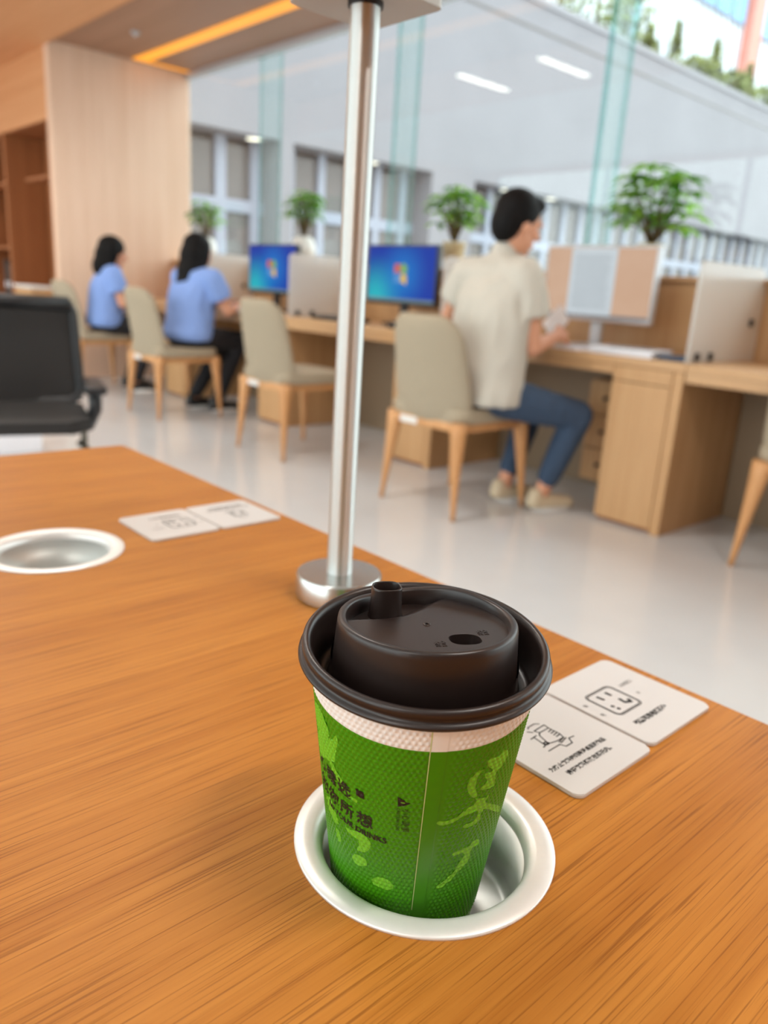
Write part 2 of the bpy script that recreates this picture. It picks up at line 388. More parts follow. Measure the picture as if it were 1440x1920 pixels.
# ---- built-in bookcase turning the corner at the far left
bc = thing('built_in_bookcase', 'built-in brown wood bookcase recess around the corner of the light wall', 'bookcase', (2.8, 8.4, 0))
obj('header', bx(2.62, 2.66, EY+.1, 11, 2.168, 3.2), M['orangewood'], bc)
obj('back_panel', bx(3.0, 3.04, EY+.1, 11, 0, 2.72), M['darkwood'], bc)
for y in (EY+.1, 8.50, 9.75): obj('side_panel', bx(2.63, 3.0, y, y+.06, 0, 2.168), M['darkwood'], bc)
for y0, y1 in ((EY+.16, 8.50), (8.56, 9.75)):
    for z in ((.08, 1.72) if y0 < 8 else (.08, .62, 1.12, 1.72)): obj('shelf', bx(2.66, 3.0, y0, (y1 if z < 1 or y0 > 8 else 8.05), z, z+.025), M['darkwood'], bc)
obj('top_panel', bx(2.66, 3.0, EY+.16, 9.75, 2.168, 2.19), M['darkwood'], bc)
for i, (y, h) in enumerate(((8.66, .36), (8.78, .33), (8.90, .37))):
    t = thing('box_file', ['black box file on bookcase shelf nearest the corner', 'black box file in the middle of three on the shelf', 'black box file farthest along the bookcase shelf'][i], 'box file', (2.8, y, .645), 'black files in the bookcase')
    obj('case', bx(2.68, 2.95, y-.05, y+.05, .645, .645+h, bev=.004), M['black'], t)
    obj('spine_label', bx(2.6785, 2.6802, y-.02, y+.02, .74, .80), M['paper'], t)
lc = thing('side_cabinet', 'small wooden cabinet with a white top beside the bookcase', 'cabinet', (2.5, 7.5, 0))
obj('body', bx(2.42, 2.60, 7.34, 7.76, 0, .775, bev=.004), M['oak'], lc)
obj('top', bx(2.40, 2.61, 7.32, 7.78, .775, .80, bev=.004), M['white'], lc)
for s in (0, 1):
    d = obj('door', bx(2.405, 2.42, 7.345+.205*s, 7.545+.205*s, .02, .765, bev=.003), M['oak'], lc)
    obj('handle', bx(2.39, 2.405, 7.525+.04*s, 7.535+.04*s, .5, .6), M['steel'], d)
# ================================================================== OUTSIDE
tag(obj('ground', bx(4.05, 90, -40, 60, -.3, -.05), M['court']), **ST)
FYY, EZ, PZ = 15.0, 3.85, 8.45
fb = thing('concrete_building', 'pale concrete building across the courtyard with a row of windows', 'building', (20, FYY, 0))
obj('upper_wall', bx(2, 60, FYY, FYY+6, EZ, PZ), M['concrete'], fb)
obj('coping', bx(2, 60, FYY-.06, FYY+.5, PZ, PZ+.16), M['concrete2'], fb)
obj('wall_groove', bx(2, 60, FYY-.015, FYY+.02, PZ-.62, PZ-.56), M['darkpane'], fb)
obj('recessed_wall', bx(2, 60, FYY+1.12, FYY+1.3, -.05, EZ), M['concrete'], fb)
for a, b in ((2, 8.05), (10.25, 10.6), (14.9, 16.5)): obj('pier', bx(a, b, FYY, FYY+1.12, -.05, EZ), M['concrete'], fb)
pane_me = None
def pane_at(x0, x1, z0, z1):
    global pane_me
    if pane_me is None:
        pane_me = bpy.data.meshes.new('far_pane'); b = bx(-.5, .5, -.01, .01, -.5, .5); b.to_mesh(pane_me); b.free(); pane_me.materials.append(M['darkpane'])
    o = share('window_pane', pane_me, fb); o.scale = (x1-x0, 1, z1-z0)
    o.location = Vector(((x0+x1)/2, FYY+.75, (z0+z1)/2))-wl(fb)
mull_me = bpy.data.meshes.new('far_mullion'); b = bx(-.5, .5, -.06, .06, -.5, .5); b.to_mesh(mull_me); b.free(); mull_me.materials.append(M['frame'])
def mull(x0, x1, z0, z1):
    o = share('mullion', mull_me, fb); o.scale = (x1-x0, 1, z1-z0); o.location = Vector(((x0+x1)/2, FYY+.70, (z0+z1)/2))-wl(fb)
for a, b, n in ((8.3, 10.95, 3), (11.0, 15.4, 5), (17.0, 37.0, 22)):
    wdt = (b-a)/n; m = .10 if n > 3 else .13
    for k in range(n):
        x0 = a+k*wdt
        pane_at(x0+m, x0+wdt-m, .55, 2.36); pane_at(x0+m, x0+wdt-m, 2.62, EZ-.12)
    for k in range(n+1): mull(a+k*wdt-m, a+k*wdt+m, .4, EZ)
    mull(a, b, 2.36, 2.62); mull(a, b, .3, .55)
for i, (x, lb) in enumerate(((9.75, 'round downlight glowing in the eave above the leftmost far windows'), (13.05, 'round downlight in the far eave just right of the lamp pole'),
              (18.1, "round downlight in the far eave left of the seated man's hair"), (20.2, "round downlight in the far eave above the man's face"))):
    t = thing('eave_downlight', lb, 'downlight', (x, FYY+.3, EZ), 'downlights under the far eave')
    obj('glow', lathe(B(), [(.001, EZ-.03), (.17, EZ-.03), (.17, EZ-.002), (.001, EZ-.002)], 24, (x, FYY+.25, 0)), M['spotglow'], t)
    obj('trim_ring', lathe(B(), [(.17, EZ-.04), (.20, EZ-.04), (.20, EZ), (.17, EZ)], 24, (x, FYY+.25, 0), close=True), M['frame'], t)
# planting on the parapet
def shrub(x, y, z, h, r, label, n=260, spire=True, group='shrubs along the far parapet'):
    t = thing('roof_shrub', label, 'shrub', (x, y, z), group); bm = B()
    for k in range(n):
        q = random.random(); a = random.random()*2*PI
        rr = r*(1-q if spire else math.sqrt(max(0, 1-(2*q-1)**2)))*(.35+.65*random.random())
        c = Vector((x+rr*math.cos(a), y+rr*math.sin(a), z+.08+q*h)); s = .06+.10*random.random()
        d = Vector((random.gauss(0, 1), random.gauss(0, 1), random.gauss(.5, 1))).normalized(); e = d.orthogonal().normalized()
        q4 = [bm.verts.new(c+d*s*1.6), bm.verts.new(c+e*s*.6), bm.verts.new(c-d*s*1.2), bm.verts.new(c-e*s*.6)]; bm.faces.new(q4)
    tag(obj('foliage', bm, M['roofleaf'], t), kind='stuff')
    obj('trunk', tube(B(), [(x, y, z-.1), (x+.02, y, z+h*.5), (x, y, z+h*.9)], [.05, .035, .01], 7), M['stem'], t, smooth=True)
RZ = PZ+.16
names = [('broad dense shrub, leftmost on the far parapet', 20.4, 2.2, 1.1, 0), ('broad dense shrub on the parapet just left of the right glass fin', 22.3, 2.6, 1.2, 0),
         ('broad dense shrub on the parapet seen through the right glass fin', 24.0, 1.8, .9, 0), ('low pointed shrub just right of the right glass fin', 25.4, 1.0, .6, 1),
         ('tall pointed shrub on the parapet, first right of the fin', 27.1, 1.6, .5, 1), ('rounded shrub between the two tallest pointed ones', 28.6, .8, .8, 0),
         ('second tall pointed shrub right of the glass fin', 30.0, 1.7, .6, 1), ('rounded shrub left of the red pillar', 31.4, .9, .8, 0),
         ('third pointed shrub, just left of the red pillar', 32.8, 1.5, .5, 1), ('low shrub at the foot of the red pillar', 34.2, .9, .8, 0),
         ('pointed shrub just right of the red pillar', 36.0, 1.4, .6, 1), ('rightmost rounded shrub on the far parapet', 37.8, 1.1, .9, 0)]
for lb, x, h, r, s in names: shrub(x, FYY+.9, RZ, h, r, lb, 420 if not s else 280, bool(s))
bed = tag(obj('planting_bed', bx(17, 40, FYY+.15, FYY+1.7, RZ, RZ+.08), M['soil']), 'strip of planting soil on top of the concrete building', 'planter')
# white building behind
wb = thing('white_tower', 'tall white ribbed building with blue windows and red pillars behind the shrubs', 'building', (50, 30, 0))
obj('wall', bx(24, 90, 28, 34, 0, 40), plain('bright_white_cladding', lin(236, 244, 244), .6, noise=.03, nscale=1), wb)
rib_me = bpy.data.meshes.new('rib'); b = bx(-.06, .06, -.12, 0, 0, 40); b.to_mesh(rib_me); b.free(); rib_me.materials.append(M['frame'])
for k in range(60): share('rib', rib_me, wb, loc=Vector((33+k*.8, 28, 0))-wl(wb))
red = plain('salmon_red_cladding', lin(216, 146, 132), .7, noise=.05, nscale=1); bluew = plain('blue_window', lin(110, 170, 214), .15, noise=.1, nscale=.4)
for x in (56.6, 67.5): obj('pillar', bx(x-.75, x+.75, 27.4, 28, 0, 40), red, wb)
for x0, x1 in ((47.2, 55.6), (57.6, 66.0)):
    for z in (18.9, 23.0):
        for k in range(4):
            q = x0+(x1-x0)*k/4
            w_ = obj('window', bx(q+.1, q+(x1-x0)/4-.1, 27.80, 27.9, z, z+2.6), M['frame'], wb)
            obj('pane', bx(q+.2, q+(x1-x0)/4-.2, 27.76, 27.80, z+.1, z+2.5), bluew, w_)
# ================================================================== NEAR TABLE
TZ = .75
HOLD = ((.2045, .1830), (.2050, .6102))
tb = thing('reading_table', 'orange oak veneer table with round cup holders in the foreground', 'table', (-.3, 0, 0))
obj('tabletop', slab(rrect(-1.2, .421, -1.0, .968, .006, 3), [circ(x, y, .0449) for x, y in HOLD], TZ-.03, TZ), M['table'], tb)
obj('edge_band', slab(rrect(-1.2005, .4217, -1.0005, .9687, .006, 3), [rrect(-1.1995, .4209, -.9995, .9679, .006, 3)], TZ-.029, TZ-.0008), M['table'], tb)
for x in (-1.1, .28):
    for y in (-.9, .82): obj('leg', bx(x, x+.06, y, y+.06, 0, TZ-.03, bev=.003), M['oak'], tb)
for y in (-.88, .84): obj('apron', bx(-1.04, .28, y, y+.02, TZ-.11, TZ-.03), M['oak'], tb)
# ---- recessed cup holders
def holder(x, y, label):
    t = thing('cup_holder', label, 'cup holder', (x, y, TZ), 'cup holders let into the table')
    z = TZ
    obj('ring', lathe(B(), [(.0543, z), (.0543, z+.0009), (.0537, z+.0014), (.0500, z+.0016), (.0470, z+.0015), (.0455, z+.0010), (.0440, z-.0001), (.0430, z-.0018), (.0424, z-.0042), (.0421, z-.0062), (.0434, z-.0030), (.0448, z)], 96, (x, y, 0), close=True), M['aluring'], t, smooth=True)
    obj('cup_well', lathe(B(), [(.0421, z-.005), (.0408, z-.030), (.0395, z-.0335), (.037, z-.0345), (.0008, z-.0345), (.0008, z-.0365), (.0385, z-.0365), (.0420, z-.031), (.0428, z-.0055)], 96, (x, y, 0), close=True), M['well'], t, smooth=True)
holder(*HOLD[0], 'round metal cup holder in the table holding the green paper cup')
holder(*HOLD[1], 'empty round metal cup holder at the left edge of the picture')
# ---- acrylic notice plates (face up, print on top)
def plate(name, label, x0, x1, y0, y1, flip, kind):
    t = thing(name, label, 'sign', ((x0+x1)/2, (y0+y1)/2, TZ), 'acrylic notice plates on the table')
    cx, cy = (x0+x1)/2, (y0+y1)/2; W = x1-x0; H = y1-y0
    bm = B(); prism(bm, rrect(x0, x1, y0, y1, .0045, 6), TZ+.0003, TZ+.0022)
    es = [e for e in bm.edges if all(abs(v.co.z-(TZ+.0022)) < 1e-6 for v in e.verts)]
    bmesh.ops.bevel(bm, geom=es, offset=.0004, segments=2, affect='EDGES')
    obj('acrylic', bm, M['acryl'], t, auto=40)
    zt = TZ+.00228; sg = -1 if flip else 1
    P = lambda u, v: (cx+sg*u*W, cy+sg*v*H, zt)          # u,v in -0.5..0.5, v up
    def strokes(nm, lines, wd):
        bm = B()
        for l in lines:
            for a, b in zip(l[:-1], l[1:]):
                A = Vector(P(*a)); Bv = Vector(P(*b)); d = (Bv-A).normalized()*wd/2; n = Vector((-d.y, d.x, 0))
                A = A-d*.6; Bv = Bv+d*.6
                bm.faces.new([bm.verts.new(q) for q in (A+n, A-n, Bv-n, Bv+n)])
        obj(nm, bm, M['greyink'], t)
    def words(s, u0, u1, v, bold=.0, mat='ink'):
        m = text_mesh(s, .004, bold=bold); xs = [q.co.x for q in m.verts]; k = (u1-u0)*W/(max(xs)-min(xs)); x_ = min(xs)
        xf(m, lambda x, y, z: (cx+sg*(u0*W+(x-x_)*k), cy+sg*(v*H+y*k), zt)); obj('lettering', m, M[mat], t)
    def ring_(u0, u1, v0, v1, r=.05): return [(a, b) for a, b in rrect(u0, u1, v0, v1, r, 4)]+[(u1, v1-r)]
    if kind == 'hand':
        words('为防止饮料倾倒弄湿桌面和物品', -.413, .302, -.205, .00012); words('请将饮料杯放在杯托内。', -.335, .235, -.297, .00012)
        strokes('pictogram', [[(-.073, .176), (.069, .184), (.061, .137), (-.058, .137), (-.073, .176)], [(-.058, .137), (-.09, .114), (-.12, .03), (-.11, .005), (-.037, -.009), (.047, -.009), (.066, .04), (.061, .137)],
                              [(.060, .110), (.015, .104)], [(.062, .085), (.012, .079)], [(.064, .060), (.010, .054)], [(.064, .035), (.008, .029)], [(.047, -.009), (-.041, -.028)], [(.06, -.022), (-.035, -.042)],
                              [(-.190, .122), (-.112, .128)], [(-.150, .124), (-.165, .012)], [(-.200, .000), (-.130, .018)], ring_(-.155, -.12, .005, .035, .012),
                              [(-.209, -.051), (-.061, -.049), (-.042, -.091), (.041, -.091), (.071, -.04), (.131, -.045)], [(-.09, .22), (-.071, .235), (.014, .238), (.047, .215)], [(-.13, .20), (-.10, .17)]], .00075)
    else:
        words('翻盖可用电源插座', -.325, .167, -.271, .00022)
        strokes('pictogram', [ring_(-.324, .049, -.132, .206, .05), ring_(-.312, .037, -.118, .192, .045)], .0007)
        strokes('socket_mark', [[(-.212, .140), (-.203, .090)], [(-.083, .140), (-.083, .096)], [(-.075, .016), (-.083, -.030)], [(-.083, -.037), (-.028, -.060)], [(-.028, -.060), (-.012, -.030)], [(-.240, -.01), (-.232, -.02)], [(-.228, -.058), (-.222, -.068)]], .0022)
        words('USB接口', .127, .309, .132, 0, 'greyink'); words('开', .148, .188, -.025, 0, 'greyink'); words('插', -.450, -.410, .116, 0, 'greyink'); words('电', -.447, -.407, -.044, 0, 'greyink')
plate('notice_plate', 'milky acrylic notice plate beside the cup with a hand pictogram', .2775, .3425, .1555, .2255, False, 'hand')
plate('notice_plate', 'milky acrylic notice plate near the table edge with a socket pictogram', .3450, .4110, .1575, .2280, False, 'socket')
plate('notice_plate', 'far acrylic notice plate nearest the empty cup holder', .279, .3445, .586, .6585, True, 'socket')
plate('notice_plate', 'far acrylic notice plate nearest the table edge', .3465, .411, .586, .6585, True, 'hand')
# ---- table lamp
LX, LY = .339, .409
lp = thing('table_lamp', 'silver table lamp post with round foot and square head', 'lamp', (LX, LY, TZ))
obj('foot', lathe(B(), [(.0005, TZ), (.0305, TZ), (.0315, TZ+.001), (.0315, TZ+.0165), (.0305, TZ+.0178), (.0005, TZ+.018)], 64, (LX, LY, 0)), M['alu'], lp, auto=40)
obj('pole', lathe(B(), [(.0005, TZ+.018), (.0092, TZ+.018), (.0092, 1.140), (.0005, 1.140)], 48, (LX, LY, 0)), M['pole'], lp, auto=40)
obj('collar', lathe(B(), [(.0093, 1.131), (.0108, 1.131), (.0108, 1.136), (.0093, 1.136)], 32, (LX, LY, 0), close=True), M['black'], lp, auto=40)
hb = B(); prism(hb, rrect(LX-.030, LX+.038, LY-.030, LY+.040, .006, 5), 1.134, 1.20)
obj('head', hb, M['lamphead'], lp, auto=40)
obj('head_cap', prism(B(), rrect(LX-.031, LX+.039, LY-.031, LY+.041, .006, 5), 1.20, 1.206), M['alu'], lp, auto=40)
# ================================================================== PAPER CUP (leaning in its holder)
CN = Vector((-.065, -.07, 1)).normalized(); CB = Vector((.19884, .18691, .72622)); HC = .115
cup = thing('paper_cup', 'green and white embossed paper cup with dark brown lid in a cup holder', 'cup', CB)
cup.rotation_mode = 'QUATERNION'; cup.rotation_quaternion = Vector((0, 0, 1)).rotation_difference(CN)
RB, SL = .0300, .107
def dots(th, z):
    """embossed dots on a diagonal lattice; none on the lap seam"""
    u = th/3.1; v = z/.00205; row = np.floor(v); u = u+.5*(row % 2)
    du = u-np.round(u); dv = v-row-.5
    hgt = np.exp(-((du/.30)**2+(dv/.34)**2))
    s = (th+130.3) % 360
    k = np.where((s < 9) | (s > 358.8), 0, np.where(s < 14, (s-9)/5, 1)); k = np.where(z < .004, 0, k)
    return hgt*k*.00052+np.where(s < 180, .00012, 0)*(s < 8)
def cup_pt(th, z, off=0):
    r = RB+SL*z+dots(np.float64(th), np.float64(z))+off; a = math.radians(th); return (r*math.cos(a), r*math.sin(a), z)
def cup_body():
    NT, NZ = 720, 250; z = np.linspace(-.0035, .1165, NZ); th = -180+np.arange(NT)*360/NT
    T, Z = np.meshgrid(th, z); Rr = RB+SL*Z+dots(T, Z)
    V = np.stack([Rr*np.cos(np.radians(T)), Rr*np.sin(np.radians(T)), Z], -1).reshape(-1, 3)
    i = np.arange(NZ-1)[:, None]*NT; j = np.arange(NT)[None, :]; j2 = (j+1) % NT
    F = np.stack([i+j, i+j2, i+NT+j2, i+NT+j], -1).reshape(-1, 4)
    me = bpy.data.meshes.new('cup_body'); me.from_pydata(V.tolist(), [], F.tolist())
    zi = np.repeat(z[:-1], NT); me.polygons.foreach_set('material_index', (zi > .1025).astype(np.int32)); me.update(); return me
obj('cup_body', cup_body(), [M['greenpaper'], M['whitepaper']], cup, smooth=True, world=False)
obj('cup_base', lathe(B(), [(.0005, -.001), (.0285, -.001), (.0292, -.0035), (.0297, -.0035)], 64), M['whitepaper'], cup, world=False)
sm = B(); SN = 60                                               # pale cut edge of the paper at the seam
for k in range(SN+1):
    z = .022+(.1145-.022)*k/SN
    for d in (-.22, .22): sm.verts.new(cup_pt(-130.5+d, z, .00010))
sm.verts.ensure_lookup_table()
for k in range(SN): sm.faces.new((sm.verts[2*k], sm.verts[2*k+1], sm.verts[2*k+3], sm.verts[2*k+2]))
obj('seam', sm, plain('paper_cut_edge', lin(190, 200, 130), .6), cup, world=False)
def print_poly(name, pts, mat, off=.00005, soft=True):
    """flat print: a polygon given in (degrees, mm) laid on the embossed surface"""
    P = [((t if t < 100 else t-360), z) for t, z in pts]
    P2 = []                                                     # soften the outline
    n = len(P)
    for i in range(n):
        a, b = P[i], P[(i+1) % n]; P2 += [(.75*a[0]+.25*b[0], .75*a[1]+.25*b[1]), (.25*a[0]+.75*b[0], .25*a[1]+.75*b[1])]
    if not soft: P2 = P
    x0, x1 = min(p[0] for p in P2), max(p[0] for p in P2); y0, y1 = min(p[1] for p in P2), max(p[1] for p in P2)
    inner = [(x, y) for x in np.arange(x0, x1, .5) for y in np.arange(y0, y1, .45)]
    v, f = cdt(P2, pts=[p for p in inner if inpoly(p[0], p[1], P2)])
    bm = B(); vs = [bm.verts.new(cup_pt(q.x, q.y/1000, off)) for q in v]
    for t in f:
        try: bm.faces.new([vs[i] for i in t])
        except ValueError: pass
    bmesh.ops.delete(bm, geom=[x for x in bm.verts if not x.link_faces], context='VERTS')
    return obj(name, bm, mat, cup, smooth=True, world=False)
FIG = {
 'head': [(-99.7, 95.1), (-89.9, 93.4), (-87.7, 96.2), (-82.8, 92.6), (-83.7, 89.7), (-86.5, 87.5), (-90.2, 86.1), (-90.4, 83.2), (-87.9, 79.2), (-94.3, 79.5), (-99.6, 80.4), (-99.5, 82.1), (-96.3, 83.2), (-96.3, 84.9), (-99.3, 86.7), (-98.7, 88.6), (-93.3, 87.2), (-94.8, 89.4), (-97.7, 90.8)],
 'arc': [(-98.4, 91.0), (-102.4, 89.7), (-103.4, 87.4), (-104.0, 83.8), (-101.8, 80.2), (-100.4, 77.7), (-103.3, 77.6), (-106.9, 80.7), (-109.2, 84.6), (-108.7, 87.9), (-106.2, 89.8), (-102.8, 91.0)],
 'arms': [(-102.8, 77.9), (-93.9, 75.0), (-91.5, 75.9), (-91.5, 74.1), (-94.5, 73.1), (-86.0, 68.8), (-71.9, 61.2), (-71.1, 57.2), (-84.0, 64.8), (-93.1, 69.5), (-94.7, 68.3), (-94.3, 65.5), (-95.5, 63.2), (-100.7, 63.1), (-106.1, 63.3), (-105.5, 65.4), (-99.4, 65.0), (-96.8, 66.8), (-98.2, 70.8), (-103.6, 70.7), (-109.9, 69.2), (-114.7, 67.4), (-119.8, 67.2), (-122.8, 68.5), (-122.2, 69.8), (-117.7, 69.2), (-112.7, 70.2), (-106.5, 73.3), (-101.2, 74.4), (-100.5, 76.0)],
 'low': [(-90.7, 53.1), (-88.7, 50.4), (-94.1, 50.2), (-96.0, 47.6), (-94.8, 44.3), (-96.9, 42.2), (-101.8, 39.9), (-106.1, 36.8), (-110.6, 34.4), (-115.7, 32.9), (-116.5, 35.0), (-112.4, 36.8), (-108.1, 39.3), (-104.4, 42.2), (-104.0, 45.0), (-99.6, 47.9), (-102.2, 49.7), (-108.3, 49.5), (-109.9, 51.3), (-104.2, 52.2), (-98.4, 52.2), (-95.4, 53.5)],
 'leafa': [(148.6, 79.6), (158, 89.5), (174.3, 90.8), (178.0, 96), (180.4, 94.4), (178.1, 89.0), (176.9, 85.6), (175.9, 81.8), (171.8, 80.9), (178.3, 77.9), (183.3, 75.2), (187.8, 71.3), (192.9, 71.7), (192.2, 69.7), (187.7, 70.0), (183.0, 72.5), (177.8, 74.3), (172.0, 76.9), (168.4, 79.6), (163.0, 77.6), (156.5, 73.7), (152, 74.9)],
 'leafb': [(181.2, 54.0), (185.9, 54.0), (192.9, 56.2), (196.1, 56.1), (199.1, 55.0), (201.2, 53.4), (200.9, 50.5), (197.8, 47.0), (192.5, 45.8), (190.4, 45.8), (193.3, 49.4), (192.1, 52.2), (187.2, 51.8), (183.4, 51.9)],
 'leafc': [(170.9, 48.6), (174.9, 47.0), (176.9, 43.9), (175.0, 41.5), (171.2, 44.1)],
 'leafd': [(201.5, 34.9), (207.7, 37.4), (213.5, 36.9), (217.8, 33.8), (212.7, 30.8), (206.6, 31.6), (202.2, 32.2)],
 'leaff': [(150, 97), (158, 100), (168, 98.5), (173, 94), (169, 88), (160, 84.5), (152, 85), (148, 91)],
 'leafg': [(160, 58), (166, 60), (172, 57), (176, 52), (172, 49.5), (165, 51), (160, 54)],
 'leafe': [(186, 40), (190, 43.5), (197, 44), (199.5, 41), (195, 38.5), (189, 37.5)]}
for k, p in FIG.items(): print_poly('leafy_print', p, M['lightgreen'])
def print_pt(th, z):
    r = RB+SL*z+.6*dots(np.float64(th), np.float64(z))+.00030; a = math.radians(th); return (r*math.cos(a), r*math.sin(a), z)
def cup_text(s, th0, z0, size, vertical=False, bold=0):
    m = text_mesh(s, size, maxedge=.0007, bold=bold); r = RB+SL*z0
    if vertical: f = lambda x, y, z: print_pt(th0+math.degrees(y/r), z0-x)
    else: f = lambda x, y, z: print_pt(th0+math.degrees(x/r), z0+y)
    xf(m, f); obj('lettering', m, M['ink'], cup, world=False)
for ch, th in (('臻', 170.5), ('选', 182.5), ('心', 158.5)): cup_text(ch, th, .0725, .0072, bold=.00012)
for ch, th in (('如', 159), ('你', 171.5), ('所', 184), ('想', 197)): cup_text(ch, th, .0632, .0072, bold=.00012)
cup_text('IN YOUR DRINKS', 188, .0572, .0037, bold=.0001)
print_poly('square_mark', [(191.7, 77.2), (196.9, 77.2), (196.9, 73.6), (191.7, 73.6)], M['ink'], .00010, False)
print_poly('warning_triangle', [(-144.3, 80.6), (-137.4, 78.0), (-144.0, 75.6), (-144.1, 78)], M['ink'], .00010, False)
print_poly('exclamation', [(-142.6, 78.4), (-140.2, 78.2), (-140.2, 77.8), (-142.6, 77.7)], M['lightgreen'], .00016)
cup_text('小心烫手', -139.6, .0697, .0029, True); cup_text('CAUTION HOT', -143.6, .0697, .0016, True)
# ---- lid
lid = obj('lid', lathe(B(), [(.0424, .1135), (.0440, .1140), (.0465, .1146), (.0470, .1153), (.0468, .1160), (.0459, .1166), (.0452, .1170), (.0451, .1180), (.0456, .1190), (.0455, .1204), (.0447, .1213), (.0436, .1213), (.0427, .1206), (.0420, .1190), (.0413, .1150),
                                  (.0404, .1060), (.0397, .1040), (.0366, .1036), (.0358, .1044), (.0354, .1070), (.0350, .1140)], 144), M['lid'], cup, smooth=True, world=False)
TD = math.radians(-130)
def rim_z(th, extra=True):
    a = (math.degrees(th)+360) % 360
    z = .1300+.0046*math.cos(th-TD)
    if extra:
        d = (a-22+180) % 360-180; z += .0016*math.exp(-(d/26)**2)       # the raised wave beside the spout
        d = (a-80+180) % 360-180; z -= .0008*math.exp(-(d/22)**2)
    return z
def tower():
    bm = B(); seg = 160; rows = []
    prof = [(.0354, 0, .1112), (.0347, .12, 0), (.0342, .35, 0), (.0336, .65, 0), (.0331, .9, 0), (.0328, .97, 0), (.0322, 1.0, 0), (.0306, 1.0, 0), (.0299, .97, 0), (.0296, -1, 0)]
    for r, k, z in prof:
        ring = []
        for i in range(seg):
            t = 2*PI*i/seg; zr = rim_z(t)
            zz = zr-.0042 if k < 0 else .1060+(zr-.1060)*k
            if k < 0:
                zz = plate_z(r*math.cos(t), r*math.sin(t))-.0002
            ring.append(bm.verts.new((r*math.cos(t), r*math.sin(t), zz)))
        rows.append(ring)
    for a, b in zip(rows[:-1], rows[1:]):
        for i in range(seg): bm.faces.new((a[i], a[(i+1) % seg], b[(i+1) % seg], b[i]))
    return bm
CH = [(-.0250, .0225), (-.0160, .0172), (-.0080, .0128), (-.001, .0112), (.006, .0112), (.012, .0126), (.020, .0146), (.0275, .0165)]
def chord_y(x):
    if x <= CH[0][0]: return CH[0][1]+(CH[0][0]-x)*.6
    for (a, b), (c, d) in zip(CH[:-1], CH[1:]):
        if x <= c: return b+(d-b)*(x-a)/(c-a)
    return CH[-1][1]
def plate_z(x, y):
    z = .1267+.142*(x*math.cos(TD)+y*math.sin(TD))
    d = y-chord_y(x)
    if d > 0: z -= min(.0034, d*.55)+.0002*min(1, d/.003)
    return z
obj('tower', tower(), M['lid'], lid, smooth=True, world=False)
HA = math.radians(-31); HCN = (.0015, -.0174)
def oval(cx, cy, a, b, ang, n=40, p=2.6):
    o = []
    for k in range(n):
        t = 2*PI*k/n; x = a*math.copysign(abs(math.cos(t))**(2/p), math.cos(t)); y = b*math.copysign(abs(math.sin(t))**(2/p), math.sin(t))
        o.append((cx+x*math.cos(ang)-y*math.sin(ang), cy+x*math.sin(ang)+y*math.cos(ang)))
    return o
hole = oval(*HCN, .0058, .0046, HA); vent = circ(.0002, .0004, .0007, 14); outer = circ(0, 0, .02965, 140)
SPC = (-.0012, .0215); spo = oval(*SPC, .0047, .0042, HA, 36, 3)
grid = [(x, y) for x in np.arange(-.029, .0291, .0011) for y in np.arange(-.029, .0291, .0011) if math.hypot(x, y) < .029]
v, f = cdt(outer, [hole, vent, spo], grid)
bm = B(); vs = [bm.verts.new((q.x, q.y, plate_z(q.x, q.y))) for q in v]
for t in f: bm.faces.new([vs[i] for i in t])
bmesh.ops.delete(bm, geom=[x for x in bm.verts if not x.link_faces], context='VERTS')
obj('top_plate', bm, M['lid'], lid, smooth=True, world=False)
def wall_loop(loop, zt, zb):
    bm = B(); a = [bm.verts.new((x, y, zt(x, y))) for x, y in loop]; b = [bm.verts.new((HCx(x, loop, 0), HCx(y, loop, 1), zb(x, y))) for x, y in loop]; n = len(loop)
    for i in range(n): bm.faces.new((a[i], a[(i+1) % n], b[(i+1) % n], b[i]))
    bm.faces.new(b); return bm
def HCx(v, loop, ax):
    c = sum(p[ax] for p in loop)/len(loop); return c+(v-c)*.92
obj('drinking_hole', wall_loop(hole, plate_z, lambda x, y: plate_z(x, y)-.0042), M['lid'], lid, auto=40, world=False)
obj('vent_hole', wall_loop(vent, plate_z, lambda x, y: plate_z(x, y)-.003), M['black'], lid, auto=40, world=False)
obj('vent_rim', xf(lathe(B(), [(.0007, .0001), (.0010, .0004), (.0015, 0)], 20), lambda x, y, z: (x+.0002, y+.0004, plate_z(x, y)+z)), M['lid'], lid, smooth=True, world=False)
def spout():
    bm = B(); rows = []
    for sc, z in ((1.16, 0), (1.08, .002), (1.03, .006), (1.0, .0108), (.985, .0114), (.93, .0116), (.88, .0112), (.86, .004), (.84, -.004)):
        ring = []
        for x, y in oval(0, 0, .0057, .0049, HA, 48, 2.7):
            zb = plate_z(SPC[0]+x, SPC[1]+y) if z == 0 else .1228
            zz = zb if z == 0 else .1224+z-.10*(x*.5+y*.6)*(1 if z > .008 else 0)
            ring.append(bm.verts.new((SPC[0]+x*sc, SPC[1]+y*sc, zz)))
        rows.append(ring)
    for a, b in zip(rows[:-1], rows[1:]):
        n = len(a)
        for i in range(n): bm.faces.new((a[i], a[(i+1) % n], b[(i+1) % n], b[i]))
    bm.faces.new(rows[-1]); return bm
obj('spout', spout(), M['lid'], lid, smooth=True, world=False)
def emboss(s, x0, y0, size, ang):
    m = text_mesh(s, size); bm = B(); c, sn = math.cos(ang), math.sin(ang)
    xf(m, lambda x, y, z: (x0+x*c-y*sn, y0+x*sn+y*c, plate_z(x0+x*c-y*sn, y0+x*sn+y*c)+.00016))
    g = bmesh.ops.extrude_face_region(m, geom=m.faces[:]); 
    for q in g['geom']:
        if isinstance(q, bmesh.types.BMVert): q.co.z -= .0004
    bm.free(); obj('embossed_mark', m, M['lid'], lid, world=False)
